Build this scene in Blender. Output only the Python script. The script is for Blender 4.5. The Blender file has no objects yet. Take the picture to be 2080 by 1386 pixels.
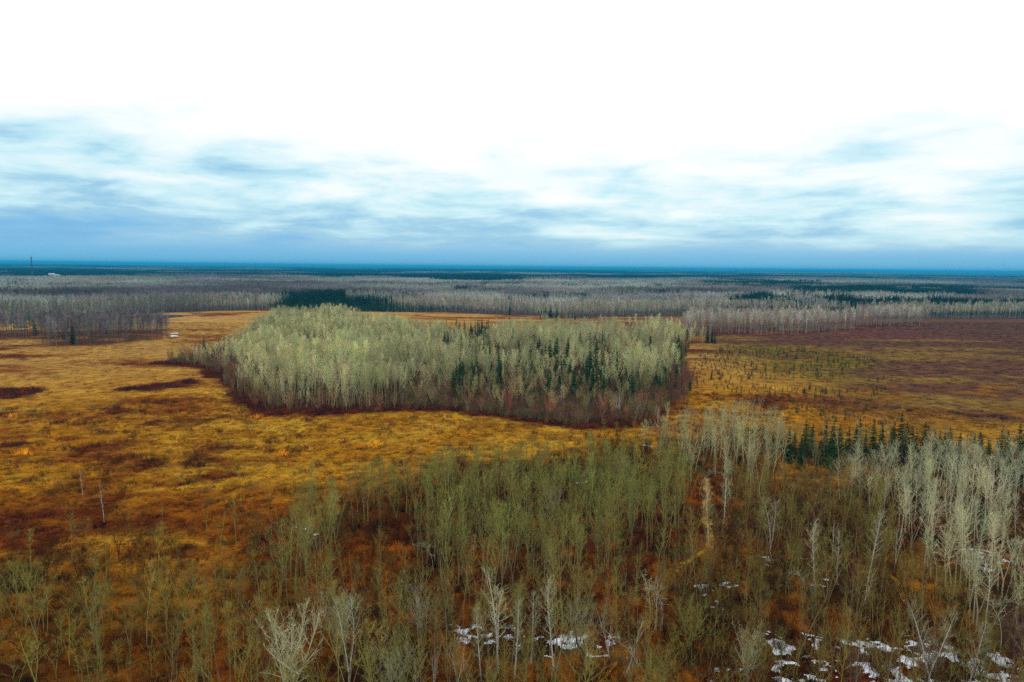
import bpy, math, random
import numpy as np
from mathutils import Matrix, Vector

random.seed(7)
rng = np.random.default_rng(11)
SC = bpy.context.scene
COL = SC.collection

# ------------------------------------------------------------------ camera
CAM_H = 50.0
F_PX, W_PX, H_PX = 1387.0, 2080.0, 1386.0
PITCH = math.atan(150.0 / F_PX)
ROLL = math.atan(21.0 / 2080.0)
cam_data = bpy.data.cameras.new("camera")
cam_data.sensor_width = 36.0
cam_data.lens = F_PX / W_PX * 36.0
cam_data.clip_start = 0.5
cam_data.clip_end = 120000.0
cam = bpy.data.objects.new("camera", cam_data)
COL.objects.link(cam)
ROT = Matrix.Rotation(math.pi / 2 - PITCH, 3, 'X') @ Matrix.Rotation(ROLL, 3, 'Z')
cam.matrix_world = Matrix.Translation((0, 0, CAM_H)) @ ROT.to_4x4()
SC.camera = cam

# ------------------------------------------------------------------ sky and sun
SKY_SEED = 15.8
SUN_AZ, SUN_EL = 12.0, 52.0        # degrees; azimuth clockwise from +Y (the view direction)
world = bpy.data.worlds.new("World")
SC.world = world
world.use_nodes = True


class NT:
    """small helper for node trees"""
    def __init__(self, tree):
        self.t = tree
        tree.nodes.clear()

    def n(self, typ, **kw):
        nd = self.t.nodes.new(typ)
        for k, v in kw.items():
            setattr(nd, k, v)
        return nd

    def l(self, a, b):
        self.t.links.new(a, b)

    def val(self, sock, v):
        if isinstance(v, bpy.types.NodeSocket):
            self.l(v, sock)
        else:
            sock.default_value = v

    def math(self, op, a, b=0.0, c=None, clamp=False):
        m = self.n('ShaderNodeMath', operation=op, use_clamp=clamp)
        self.val(m.inputs[0], a)
        self.val(m.inputs[1], b)
        if c is not None:
            self.val(m.inputs[2], c)
        return m.outputs[0]

    def mix(self, f, a, b, blend='MIX'):
        m = self.n('ShaderNodeMix', data_type='RGBA', blend_type=blend)
        self.val(m.inputs[0], f)
        self.val(m.inputs[6], a)
        self.val(m.inputs[7], b)
        return m.outputs[2]

    def smooth(self, x, a, b):
        m = self.n('ShaderNodeMapRange', interpolation_type='SMOOTHSTEP')
        self.val(m.inputs[0], x)
        m.inputs[1].default_value = a
        m.inputs[2].default_value = b
        return m.outputs[0]

    def noise(self, vec, scale, detail=4.0, rough=0.55, dist=0.0, dim='3D'):
        m = self.n('ShaderNodeTexNoise', noise_dimensions=dim)
        if vec is not None:
            self.l(vec, m.inputs['Vector'])
        m.inputs['Scale'].default_value = scale
        m.inputs['Detail'].default_value = detail
        m.inputs['Roughness'].default_value = rough
        m.inputs['Distortion'].default_value = dist
        return m.outputs[0]


def rgb(r, g, b):
    return (r, g, b, 1.0)


w = NT(world.node_tree)
tc = w.n('ShaderNodeTexCoord')
sep = w.n('ShaderNodeSeparateXYZ')
w.l(tc.outputs['Generated'], sep.inputs[0])
X, Y, Z = sep.outputs
Zc = w.math('MAXIMUM', Z, 0.0)
den = w.math('ADD', Zc, 0.05)
cx = w.math('DIVIDE', X, den)
cy = w.math('DIVIDE', Y, den)
comb = w.n('ShaderNodeCombineXYZ')
w.l(cx, comb.inputs[0]); w.l(cy, comb.inputs[1]); comb.inputs[2].default_value = SKY_SEED
lay = comb.outputs[0]
n_big = w.noise(lay, 0.22, 5.0, 0.55, 0.4)
n_mid = w.noise(lay, 0.62, 6.0, 0.58, 0.6)
# streaks low on the horizon
st = w.n('ShaderNodeCombineXYZ')
w.l(w.math('MULTIPLY_ADD', X, 7.0, SKY_SEED), st.inputs[0]); w.l(w.math('MULTIPLY', Y, 7.0), st.inputs[1]); w.l(w.math('MULTIPLY', w.math('POWER', Zc, 0.8), 24.0), st.inputs[2])
n_str = w.noise(st.outputs[0], 0.85, 6.0, 0.56, 0.25)
el = w.math('ARCSINE', Z)                       # elevation, radians
# cover thins (brighter) with elevation; under-lit blue-grey bases near the horizon
t1 = w.smooth(el, 0.05, 0.14)
t2 = w.smooth(el, 0.12, 0.25)
nn = w.math('ADD', w.math('MULTIPLY', n_big, 0.26), w.math('ADD', w.math('MULTIPLY', n_mid, 0.16), w.math('MULTIPLY', n_str, 0.58)))
# brightness towards the veiled sun
sv = (math.sin(math.radians(SUN_AZ)) * math.cos(math.radians(SUN_EL)), math.cos(math.radians(SUN_AZ)) * math.cos(math.radians(SUN_EL)), math.sin(math.radians(SUN_EL)))
dot = w.n('ShaderNodeVectorMath', operation='DOT_PRODUCT')
w.l(tc.outputs['Generated'], dot.inputs[0]); dot.inputs[1].default_value = sv
glow = w.smooth(dot.outputs['Value'], 0.35, 0.95)
base = w.math('ADD', w.math('MULTIPLY', w.smooth(el, 0.0, 0.06), 0.26), 0.16)
base = w.math('ADD', base, w.math('MULTIPLY', t1, 0.12))
base = w.math('ADD', base, w.math('MULTIPLY', t2, 0.55))
base = w.math('ADD', base, w.math('MULTIPLY', glow, 0.36))
amp = w.math('ADD', w.math('MULTIPLY', w.smooth(el, 0.01, 0.06), 1.8), 0.4)
q = w.math('ADD', base, w.math('MULTIPLY', w.math('SUBTRACT', nn, 0.5), amp))
ramp = w.n('ShaderNodeValToRGB')
cr = ramp.color_ramp
cr.elements[0].position = 0.0;  cr.elements[0].color = rgb(0.16, 0.42, 0.76)
cr.elements[1].position = 1.0;  cr.elements[1].color = rgb(1.12, 1.14, 1.15)
for p, c in ((0.25, (0.22, 0.53, 0.84)), (0.45, (0.36, 0.65, 0.85)), (0.62, (0.62, 0.90, 0.98)), (0.80, (0.92, 1.02, 1.04))):
    e = cr.elements.new(p); e.color = rgb(*c)
w.l(q, ramp.inputs[0])
# the blue clear strip right at the horizon
low = w.smooth(el, 0.008, 0.035)
cloud = w.mix(low, rgb(0.18, 0.53, 0.83), ramp.outputs[0])
sky = w.n('ShaderNodeTexSky', sky_type='NISHITA')
sky.sun_disc = False
sky.sun_elevation = math.radians(SUN_EL)
sky.sun_rotation = math.radians(SUN_AZ)
skyc = w.n('ShaderNodeVectorMath', operation='SCALE')
w.l(sky.outputs[0], skyc.inputs[0]); skyc.inputs[3].default_value = 0.10
full = w.mix(0.93, skyc.outputs[0], cloud)
bg = w.n('ShaderNodeBackground')
w.l(full, bg.inputs[0])
bg.inputs[1].default_value = 1.0
wo = w.n('ShaderNodeOutputWorld')
w.l(bg.outputs[0], wo.inputs[0])

sun_d = bpy.data.lights.new("sun", 'SUN')
sun_d.energy = 1.1
sun_d.angle = math.radians(25)
sun_d.color = (1.0, 0.95, 0.86)
sun = bpy.data.objects.new("sun", sun_d)
COL.objects.link(sun)
sun.rotation_euler = Vector(sv).to_track_quat('Z', 'Y').to_euler()

SC.view_settings.view_transform = 'Standard'
SC.view_settings.look = 'None'
SC.view_settings.exposure = 0.0
SC.view_settings.gamma = 1.0
SC.view_settings.use_curve_mapping = False
SC.render.engine = 'CYCLES'
cy_ = SC.cycles
cy_.max_bounces = 4
cy_.diffuse_bounces = 2
cy_.glossy_bounces = 1
cy_.transmission_bounces = 1
cy_.volume_bounces = 0
cy_.transparent_max_bounces = 4
cy_.debug_use_spatial_splits = True
cy_.use_adaptive_sampling = True
cy_.adaptive_threshold = 0.012
cy_.use_denoising = False
cy_.denoiser = 'OPENIMAGEDENOISE'
cy_.denoising_input_passes = 'RGB_ALBEDO_NORMAL'
cy_.sample_clamp_indirect = 4.0

# ------------------------------------------------------------------ numeric helpers
Rm = np.array(ROT)


def G(px, py):
    """the spot on the flat ground that the photograph shows at a pixel"""
    d = Rm @ np.array([(px - W_PX / 2) / F_PX, -(py - H_PX / 2) / F_PX, -1.0])
    t = CAM_H / -d[2]
    return np.array([d[0] * t, d[1] * t])


def PX(x, y, z=0.0):
    """where a point of the place falls in the photograph (used only to choose what is in view)"""
    p = np.stack([np.asarray(x, float), np.asarray(y, float), np.asarray(z, float) - CAM_H + np.zeros_like(np.asarray(x, float))], -1) @ Rm
    return W_PX / 2 + F_PX * p[..., 0] / -p[..., 2], H_PX / 2 - F_PX * p[..., 1] / -p[..., 2]


def poly(*pts):
    return np.array([G(*p) for p in pts])


def inside(P, x, y):
    r = np.zeros(np.shape(x), bool)
    n = len(P)
    for i in range(n):
        x0, y0 = P[i]; x1, y1 = P[(i + 1) % n]
        if y0 == y1:
            continue
        c = ((y0 > y) != (y1 > y)) & (x < (x1 - x0) * (y - y0) / (y1 - y0) + x0)
        r ^= c
    return r


def edge_dist(P, x, y, closed=True):
    d = np.full(np.shape(x), 1e9)
    n = len(P)
    for i in range(n if closed else n - 1):
        a = P[i]; b = P[(i + 1) % n]
        ab = b - a
        t = np.clip(((x - a[0]) * ab[0] + (y - a[1]) * ab[1]) / (ab @ ab), 0, 1)
        d = np.minimum(d, np.hypot(x - a[0] - t * ab[0], y - a[1] - t * ab[1]))
    return d


def sdf(P, x, y):
    d = edge_dist(P, x, y)
    return np.where(inside(P, x, y), -d, d)


def sstep(x, a, b):
    t = np.clip((x - a) / (b - a), 0, 1)
    return t * t * (3 - 2 * t)


def vnoise(x, y, seed=0):
    xi = np.floor(x).astype(np.int64); yi = np.floor(y).astype(np.int64)
    fx = x - xi; fy = y - yi
    fx = fx * fx * (3 - 2 * fx); fy = fy * fy * (3 - 2 * fy)

    def h(a, b):
        v = (a * 374761393 + b * 668265263 + seed * 974634777) & 0xFFFFFFFF
        v = ((v ^ (v >> 13)) * 1274126177) & 0xFFFFFFFF
        v = ((v ^ (v >> 16)) * 2246822519) & 0xFFFFFFFF
        return ((v ^ (v >> 15)) & 0xFFFFFF) / float(0xFFFFFF)
    return (h(xi, yi) * (1 - fx) + h(xi + 1, yi) * fx) * (1 - fy) + (h(xi, yi + 1) * (1 - fx) + h(xi + 1, yi + 1) * fx) * fy


def fbm(x, y, s, oct=4, seed=0):
    v = 0; a = 0.5; tot = 0
    for i in range(oct):
        v = v + a * vnoise(x / s + 17.3 * i, y / s - 9.1 * i, seed + i)
        tot += a
        a *= 0.55; s *= 0.5
    return v / tot


def terrain(x, y):
    x = np.asarray(x, float); y = np.asarray(y, float)
    r = np.hypot(x, y)
    near = (fbm(x, y, 45.0, 2, 3) - 0.5) * 1.2 * (1 - sstep(r, 250, 420))
    far = (fbm(x, y, 1900.0, 2, 9) - 0.5) * 16.0 * sstep(r, 1100, 3500) - 1.0 * sstep(r, 1100, 3500)
    hills = 30.0 * np.exp(-((x - 9500) / 2600.0) ** 2) * np.exp(-((y - 21500) / 1600.0) ** 2) \
        + 24.0 * np.exp(-((x - 6300) / 900.0) ** 2) * np.exp(-((y - 20500) / 1500.0) ** 2)
    return near + far + hills


# ------------------------------------------------------------------ layout (outlines on the ground)
ISLAND = poly((350, 736), (420, 746), (470, 765), (498, 808), (556, 834), (700, 836), (822, 829), (930, 832), (1050, 850), (1150, 862), (1300, 854),
              (1392, 800), (1388, 760), (1372, 722), (1400, 702), (1448, 698), (1380, 684), (1330, 675), (1100, 675), (1000, 678),
              (900, 688), (800, 672), (740, 653), (570, 655), (520, 668), (540, 690), (450, 715))
ISLAND_W = poly((350, 736), (420, 746), (470, 765), (498, 808), (556, 834), (700, 836), (822, 829), (832, 780), (880, 722), (905, 690), (800, 672),
                (740, 653), (570, 655), (520, 668), (540, 690), (450, 715))
STAND_R = poly((1380, 684), (1446, 679), (1600, 681), (1735, 673), (1740, 665), (1600, 663), (1400, 666))
STAND_R2 = poly((1738, 664), (1885, 662), (1872, 653), (1742, 655))
STAND_L = poly((-60, 690), (85, 690), (88, 705), (200, 703), (346, 688), (335, 672), (240, 669), (100, 674), (-60, 677))
FRONT = poly((-500, 655), (0, 651), (130, 648), (230, 641), (300, 637), (440, 632), (540, 629), (560, 632), (760, 633), (905, 635), (1100, 642), (1160, 646),
             (1400, 641), (1480, 638), (1740, 640), (1760, 646), (2080, 648), (2600, 650))
THICKET = poly((480, 1190), (560, 1120), (700, 1060), (780, 1003), (900, 977), (1130, 938), (1262, 908), (1330, 935), (1428, 1003), (1398, 1130),
               (1330, 1205), (1100, 1205), (900, 1235), (650, 1245))
SCRUB_L = poly((-160, 1600), (-160, 1150), (0, 1135), (250, 1125), (500, 1090), (560, 1120), (480, 1190), (650, 1245), (660, 1600))
MID_B = poly((660, 1600), (650, 1245), (900, 1235), (1330, 1205), (1235, 1386), (1190, 1600))
RIGHT_B = poly((1446, 1012), (1560, 1000), (1800, 1000), (1790, 1100), (1960, 1290), (2300, 1300), (2300, 1600), (1230, 1600), (1250, 1386), (1345, 1230), (1410, 1140))
POPLAR_B = poly((1292, 937), (1380, 902), (1560, 880), (1600, 930), (1560, 1012), (1446, 1020), (1420, 990))
POPLAR_R = poly((1690, 1000), (1850, 978), (2300, 985), (2300, 1420), (2060, 1360), (1950, 1260), (1860, 1140), (1750, 1065))
BOG_TREES = poly((1290, 862), (1400, 800), (1412, 724), (1480, 702), (1760, 718), (1820, 760), (1760, 850), (1560, 872))
BOG_GREEN = poly((1400, 790), (1405, 722), (1480, 704), (1640, 704), (1780, 735), (1700, 765), (1480, 800))
SPRUCE_ROW = poly((1545, 925), (1580, 905), (1800, 915), (1950, 925), (2120, 950), (2120, 1000), (1800, 960), (1620, 950))
TRAIL = poly((1436, 975), (1438, 1000), (1432, 1050), (1446, 1092), (1440, 1112), (1400, 1138), (1385, 1150))
TRAIL_LOW = poly((1385, 1150), (1372, 1165), (1342, 1215), (1330, 1250), (1262, 1330), (1215, 1400), (1150, 1560))
SNOW = [poly((915, 1272), (1010, 1268), (1080, 1300), (1180, 1290), (1210, 1272), (1282, 1296), (1270, 1338), (1180, 1335), (1030, 1330), (930, 1305)),
        poly((860, 1275), (905, 1268), (915, 1285), (880, 1290)),
        poly((1560, 1298), (1640, 1290), (1730, 1310), (1850, 1300), (2000, 1330), (2200, 1340), (2200, 1480), (1600, 1480), (1560, 1370), (1470, 1390), (1460, 1370), (1580, 1345)),
        poly((1412, 1190), (1500, 1178), (1526, 1190), (1500, 1205), (1430, 1218), (1412, 1230)),
        poly((1535, 1130), (1630, 1128), (1640, 1145), (1560, 1150)), poly((1622, 1180), (1720, 1172), (1722, 1200), (1640, 1204)),
        poly((1890, 1105), (1960, 1115), (2060, 1140), (2055, 1172), (1960, 1168), (1890, 1135)),
        poly((1155, 968), (1205, 962), (1205, 982), (1160, 985)), poly((1440, 1375), (1470, 1350), (1500, 1376), (1470, 1400)),
        poly((1330, 1232), (1352, 1234), (1350, 1245), (1330, 1246)), poly((835, 788), (900, 786), (890, 812), (835, 814)),
        poly((1060, 960), (1085, 956), (1085, 966), (1062, 968)), poly((1300, 905), (1345, 903), (1345, 912), (1300, 914)),
        poly((1420, 1240), (1460, 1226), (1465, 1245), (1425, 1250)), poly((1750, 918), (1780, 916), (1780, 928), (1750, 930)), poly((1810, 922), (1836, 920), (1836, 936), (1812, 936)),
        poly((560, 1070), (640, 1072), (640, 1112), (570, 1108)),
        poly((344, 678), (364, 676), (362, 685), (344, 685))]
PONDS = [poly((296, 644), (330, 640.5), (368, 640), (372, 643), (345, 646.5), (305, 648)), poly((370, 640.5), (415, 638.5), (412, 640.5), (376, 642)),
         poly((25, 662), (55, 661), (60, 666), (28, 668))]
DARK_PATCH = [poly((228, 792), (300, 784), (400, 772), (410, 778), (330, 795), (240, 799)), poly((-60, 792), (50, 788), (92, 790), (60, 806), (-60, 815)),
              poly((178, 878), (225, 874), (222, 882), (185, 885)), poly((-20, 905), (40, 900), (70, 903), (0, 912)), poly((110, 850), (175, 850), (170, 866), (120, 862)),
              poly((205, 828), (240, 824), (238, 840), (208, 842))]


def forest_t(x, y):
    """>0 beyond the front of the big forest (metres)"""
    yf = np.interp(x, FRONT[:, 0], FRONT[:, 1])
    return y - yf


def ground_color(x, y):
    """what grows or lies on the ground there: sedge, sphagnum, leaf litter, plus painted shade under the woods (linear albedo)"""
    r = np.hypot(x, y)
    px, py = PX(x, np.maximum(y, 20.0))
    c = np.zeros(np.shape(x) + (3,))
    ochre = np.array([0.33, 0.148, 0.006]); gold = np.array([0.44, 0.235, 0.018]); straw = np.array([0.36, 0.212, 0.060])
    rust = np.array([0.155, 0.028, 0.001]); wine = np.array([0.075, 0.009, 0.002]); litter = np.array([0.042, 0.011, 0.001])
    orange = np.array([0.25, 0.075, 0.002]); plum = np.array([0.110, 0.048, 0.024]); moss = np.array([0.15, 0.110, 0.006])
    n1 = fbm(x, y, 60, 4, 21); n2 = fbm(x, y, 14, 4, 31); n3 = fbm(x, y, 4, 3, 41); n4 = fbm(x * 0.45, y, 26, 4, 51)

    def lerp(a, b, t):
        return a + (b - a) * t[..., None]
    c = c + ochre
    c = lerp(c, np.broadcast_to(gold, c.shape), sstep(n2 + 0.4 * (n3 - .5), 0.46, 0.66) * 0.8)
    # far meadow is paler straw
    c = lerp(c, np.broadcast_to(straw, c.shape), sstep(r, 250, 420) * (0.65 + 0.5 * (n1 - .5)))
    # the left foreground turns rusty
    left = sstep(r, 260, 150) if False else sstep(-r, -250, -130)
    rustw = sstep(n4 + 0.35 * (n3 - .5) + 0.30 * left - 0.06, 0.46, 0.68)
    c = lerp(c, np.broadcast_to(rust, c.shape), rustw * 0.75)
    c = lerp(c, np.broadcast_to(wine, c.shape), sstep(n2 * .6 + n4 * .5 + 0.12 * left, 0.64, 0.76) * 0.8)
    # bog to the right: plum heath and moss
    bog = sstep(x - (90 + 0.02 * y), 0, 60) * sstep(y, 195, 240)
    bc = lerp(np.broadcast_to(np.array([0.185, 0.105, 0.022]), c.shape), np.broadcast_to(plum, c.shape), sstep(n4 + .3 * (n3 - .5) + 0.0014 * (x - 150), 0.44, 0.62))
    bc = lerp(bc, np.broadcast_to(np.array([0.215, 0.092, 0.006]), c.shape), sstep(n2 * .5 + n1 * .5 - 0.0022 * (y - 240), 0.42, 0.55) * 0.75)
    gm = sstep(-sdf(BOG_GREEN, x, y), -14, 14)
    bc = lerp(bc, np.broadcast_to(moss, c.shape), gm * (0.35 + 0.6 * sstep(n2, .4, .6)))
    c = lerp(c, bc, bog)
    # meadow behind the island reddens to the right
    back = sstep(y, 480, 540) * sstep(x, 20, 120) * (1 - sstep(x, 300, 420))
    c = lerp(c, np.broadcast_to(np.array([0.13, 0.045, 0.03]), c.shape), back * (0.35 + 0.65 * sstep(n4, .4, .55)))
    # leaf litter under the woods, its colour darkened for missing canopy shade
    fl = np.zeros(np.shape(x))
    for P, s in ((ISLAND, 10), (STAND_R, 8), (STAND_R2, 8), (STAND_L, 8), (THICKET, 14), (MID_B, 12), (RIGHT_B, 10), (POPLAR_B, 10), (POPLAR_R, 10), (SPRUCE_ROW, 6)):
        fl = np.maximum(fl, sstep(-sdf(P, x, y), -s * 0.6, s))
    fl = np.maximum(fl, 0.55 * sstep(-sdf(SCRUB_L, x, y), -6, 14))
    lc = lerp(np.broadcast_to(litter, c.shape), np.broadcast_to(orange, c.shape), sstep(n2 + 0.5 * (n3 - .5), 0.44, 0.64))
    lc = lerp(lc, np.broadcast_to(wine, c.shape), sstep(n4 + 0.3 * (n3 - .5), 0.50, 0.66) * 0.8)
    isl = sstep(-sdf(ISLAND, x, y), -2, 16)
    c = lerp(c, lc, fl * (0.95 - 0.15 * n1))
    c = lerp(c, np.broadcast_to(np.array([0.022, 0.011, 0.005]), c.shape), isl * .85)  # island floor near black: shade between the trunks put into its colour
    # near-black noise blotches on the near ground, strongest in woods and scrub
    dark_blot = sstep(fbm(x, y, 7, 4, 91), .56, .70) * left * (.35 + .65 * np.maximum(fl, sstep(-sdf(SCRUB_L, x, y), -6, 14)))
    c = lerp(c, np.broadcast_to(np.array([0.012, 0.006, 0.003]), c.shape), dark_blot * .85)
    # wine-red heath fringe round the wooded island
    sd = sdf(ISLAND, x, y) + (n2 - .5) * 14
    fr = sstep(-np.abs(sd - 1.5), -9, -3) * sstep(-y, -430, -330) * (1 - sstep(x, 40, 75))
    c = lerp(c, np.broadcast_to(wine, c.shape), fr * 0.95)
    for D in DARK_PATCH:
        c = lerp(c, np.broadcast_to(wine, c.shape), sstep(-sdf(D, x, y) + (n3 - .5) * 10 + (n2 - .5) * 12, -3, 4) * 0.8)
    # forest floor of the far woods
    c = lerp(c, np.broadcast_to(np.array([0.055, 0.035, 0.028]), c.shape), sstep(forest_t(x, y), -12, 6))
    c = lerp(c, np.broadcast_to(np.array([0.02, 0.04, 0.03]), c.shape), sstep(y, 1500, 2600) * 0.8)
    return c


# ------------------------------------------------------------------ mesh and material helpers
def mesh_from(name, V, T, mats, mi=None, smooth=False, cols=None):
    V = np.asarray(V, np.float32); T = np.asarray(T, np.int32)
    me = bpy.data.meshes.new(name)
    me.vertices.add(len(V)); me.vertices.foreach_set('co', V.ravel())
    me.loops.add(T.size); me.loops.foreach_set('vertex_index', T.ravel())
    me.polygons.add(len(T))
    k = T.shape[1]
    me.polygons.foreach_set('loop_start', np.arange(0, T.size, k, dtype=np.int32))
    me.polygons.foreach_set('loop_total', np.full(len(T), k, np.int32))
    for m in mats:
        me.materials.append(m)
    if mi is not None:
        me.polygons.foreach_set('material_index', np.asarray(mi, np.int32))
    me.polygons.foreach_set('use_smooth', np.full(len(T), smooth, bool))
    if cols is not None:
        a = me.attributes.new('shade', 'FLOAT_COLOR', 'POINT')
        cc = np.ones((len(V), 4), np.float32); cc[:, :3] = cols
        a.data.foreach_set('color', cc.ravel())
    me.update(calc_edges=True)
    me.validate()
    return me


def link(name, me, parent=None):
    o = bpy.data.objects.new(name, me)
    COL.objects.link(o)
    if parent is not None:
        o.parent = parent
    return o


def material(name, build, rough=0.85):
    m = bpy.data.materials.new(name)
    m.use_nodes = True
    t = NT(m.node_tree)
    bs = t.n('ShaderNodeBsdfPrincipled')
    out = t.n('ShaderNodeOutputMaterial')
    t.l(bs.outputs[0], out.inputs[0])
    bs.inputs['Roughness'].default_value = rough
    bs.inputs['Specular IOR Level'].default_value = 0.0
    c = build(t, bs)
    if c is not None:
        t.val(bs.inputs['Base Color'], c)
    return m


def tinted(mult=(1, 1, 1), amount=0.35, scale=1.3, shade=False):
    """colour carried by each plant, mottled a little along it"""
    def b(t, bs):
        a = t.n('ShaderNodeAttribute', attribute_type='INSTANCER', attribute_name='tint')
        c = t.mix(1.0, a.outputs['Color'], rgb(*mult), 'MULTIPLY')
        if shade:
            s = t.n('ShaderNodeAttribute', attribute_name='shade')
            c = t.mix(1.0, c, s.outputs['Color'], 'MULTIPLY')
        g = t.n('ShaderNodeNewGeometry')
        n = t.noise(g.outputs['Position'], scale, 2.0)
        k = t.math('ADD', t.math('MULTIPLY', t.math('SUBTRACT', n, 0.5), amount * 2), 1.0)
        s2 = t.n('ShaderNodeVectorMath', operation='SCALE')
        t.l(c, s2.inputs[0]); t.l(k, s2.inputs[3])
        return s2.outputs[0]
    return b


M_TWIG = material('bare_twigs', tinted((1, 1, 1), 0.25, 0.8))
M_BARK = material('pale_bark', tinted((.98, .97, 1.05), 0.45, 2.2))
M_ASPENBARK = material('aspen_bark', tinted((.64, .63, .62), 0.45, 2.0))  # grey-green bark darkened evenly, standing in for shade inside the aspen stand
M_NEEDLE = material('spruce_needles', tinted((1, 1, 1), 0.4, 1.1))
M_BRUSH = material('brush_stems', tinted((1, 1, 1), 0.3, 1.0))
M_PATCH = material('distant_trees', tinted((1, 1, 1), 0.25, 0.05, True))


def solid(col, amount=0.3, scale=3.0):
    def b(t, bs):
        g = t.n('ShaderNodeNewGeometry')
        n = t.noise(g.outputs['Position'], scale, 4.0)
        k = t.math('ADD', t.math('MULTIPLY', t.math('SUBTRACT', n, 0.5), amount * 2), 1.0)
        s2 = t.n('ShaderNodeVectorMath', operation='SCALE')
        s2.inputs[0].default_value = col; t.l(k, s2.inputs[3])
        return s2.outputs[0]
    return b


def birch(t, bs):
    tcn = t.n('ShaderNodeTexCoord')
    mp = t.n('ShaderNodeMapping'); mp.inputs['Scale'].default_value = (2.0, 2.0, 7.0)
    t.l(tcn.outputs['Object'], mp.inputs[0])
    n = t.noise(mp.outputs[0], 1.6, 3.0, 0.6)
    return t.mix(t.smooth(n, 0.60, 0.68), rgb(0.66, 0.66, 0.58), rgb(0.06, 0.05, 0.04))


M_BIRCH = material('birch_bark', birch)
M_DARKBARK = material('dark_bark', solid((0.05, 0.04, 0.03), 0.4))
M_DEAD = material('weathered_wood', solid((0.58, 0.57, 0.48), 0.25, 1.5))


def old_snow(t, bs):
    g = t.n('ShaderNodeNewGeometry')
    n = t.noise(g.outputs['Position'], 5.0, 5.0, 0.7)
    n2 = t.noise(g.outputs['Position'], 0.8, 4.0, 0.6)
    c = t.mix(t.smooth(n2, .40, .62), rgb(.78, .84, .90), rgb(.52, .55, .58))
    return t.mix(t.smooth(n, .60, .70), c, rgb(.13, .07, .03))


M_SNOW = material('old_snow', old_snow, 0.6)
M_STEEL = material('galvanised_steel', solid((0.10, 0.11, 0.13), 0.1, 0.2), 0.5)
M_WHITE = material('white_siding', solid((0.80, 0.80, 0.80), 0.05, 0.5), 0.6)
M_ROOF = material('grey_roofing', solid((0.55, 0.56, 0.58), 0.1, 0.5), 0.7)
M_PANE = material('window_glass', solid((0.03, 0.04, 0.05), 0.1, 0.5), 0.1)


def water(t, bs):
    bs.inputs['Specular IOR Level'].default_value = 0.5
    g = t.n('ShaderNodeNewGeometry')
    n = t.noise(g.outputs['Position'], 0.8, 3.0)
    bp = t.n('ShaderNodeBump'); bp.inputs['Strength'].default_value = 0.05
    t.l(n, bp.inputs['Height']); t.l(bp.outputs[0], bs.inputs['Normal'])
    return rgb(0.012, 0.02, 0.03)


M_WATER = material('pond_water', water, 0.06)


def ground_mat(t, bs):
    a = t.n('ShaderNodeAttribute', attribute_name='shade')
    g = t.n('ShaderNodeNewGeometry')
    n = t.noise(g.outputs['Position'], 1.1, 6.0, 0.7)
    n2 = t.noise(g.outputs['Position'], 0.23, 5.0, 0.65)
    k = t.math('ADD', t.math('MULTIPLY', t.math('SUBTRACT', n, 0.5), 1.7), 1.0)
    k = t.math('MULTIPLY', k, t.math('ADD', t.math('MULTIPLY', t.math('SUBTRACT', n2, 0.5), 1.0), 1.0))
    n3 = t.noise(g.outputs['Position'], 0.055, 6.0, 0.7)
    k = t.math('MULTIPLY', k, t.math('ADD', t.math('MULTIPLY', t.math('SUBTRACT', n3, 0.5), 1.3), 1.0))
    k = t.math('MAXIMUM', k, 0.2)
    s2 = t.n('ShaderNodeVectorMath', operation='SCALE')
    t.l(a.outputs['Color'], s2.inputs[0]); t.l(k, s2.inputs[3])
    bp = t.n('ShaderNodeBump'); bp.inputs['Strength'].default_value = 0.9; bp.inputs['Distance'].default_value = 0.5
    t.l(n, bp.inputs['Height']); t.l(bp.outputs[0], bs.inputs['Normal'])
    return s2.outputs[0]


M_GROUND = material('sedge_and_litter', ground_mat, 0.95)


def trail_mat(t, bs):
    g = t.n('ShaderNodeNewGeometry')
    n = t.noise(g.outputs['Position'], 0.9, 5.0, 0.65)
    n2 = t.noise(g.outputs['Position'], 0.2, 3.0, 0.6)
    c = t.mix(t.smooth(n, 0.35, 0.65), rgb(0.20, 0.085, 0.006), rgb(0.40, 0.215, 0.016))
    return t.mix(t.smooth(n2, 0.5, 0.7), c, rgb(0.13, 0.05, 0.008))


M_TRAIL = material('trodden_grass', trail_mat, 0.95)

# ------------------------------------------------------------------ the ground: one sheet out to the horizon
fine = np.radians(np.linspace(-44, 44, 560))
coarse = np.radians(np.linspace(44, 316, 70))[1:-1]
az = np.concatenate([fine, coarse])
rad = np.concatenate([[0.0, 20.0], np.geomspace(45, 1500, 470), np.geomspace(1560, 45000, 60)])
AZ, RR = np.meshgrid(az, rad, indexing='xy')
gx = (RR * np.sin(AZ)); gy = (RR * np.cos(AZ))
gz = terrain(gx, gy)
hum = (fbm(gx, gy, 2.6, 2, 77) - 0.5) * 0.9 * (1 - sstep(np.hypot(gx, gy), 200, 380))
gz = gz + np.minimum(hum, 0.05)
nr, na = RR.shape
gc = ground_color(gx, gy)
V = np.stack([gx, gy, gz], -1).reshape(-1, 3)
i0 = np.arange(nr - 1)[:, None] * na; j = np.arange(na)[None, :]; j2 = (np.arange(na)[None, :] + 1) % na
Q = np.stack([i0 + j, i0 + j2, i0 + na + j2, i0 + na + j], -1).reshape(-1, 4)
Q = Q[na:]                                   # drop the degenerate centre ring, close it with a fan
fan = np.stack([np.zeros(na, int), na + j2[0], na + j[0], np.zeros(na, int)], -1)
me = mesh_from('ground', V, Q[:, ::-1], [M_GROUND], smooth=True, cols=gc.reshape(-1, 3))
ground = link('ground', me)
ground['kind'] = 'structure'
ground['label'] = 'flat boggy ground of ochre sedge, rusty heath and leaf litter'


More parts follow.
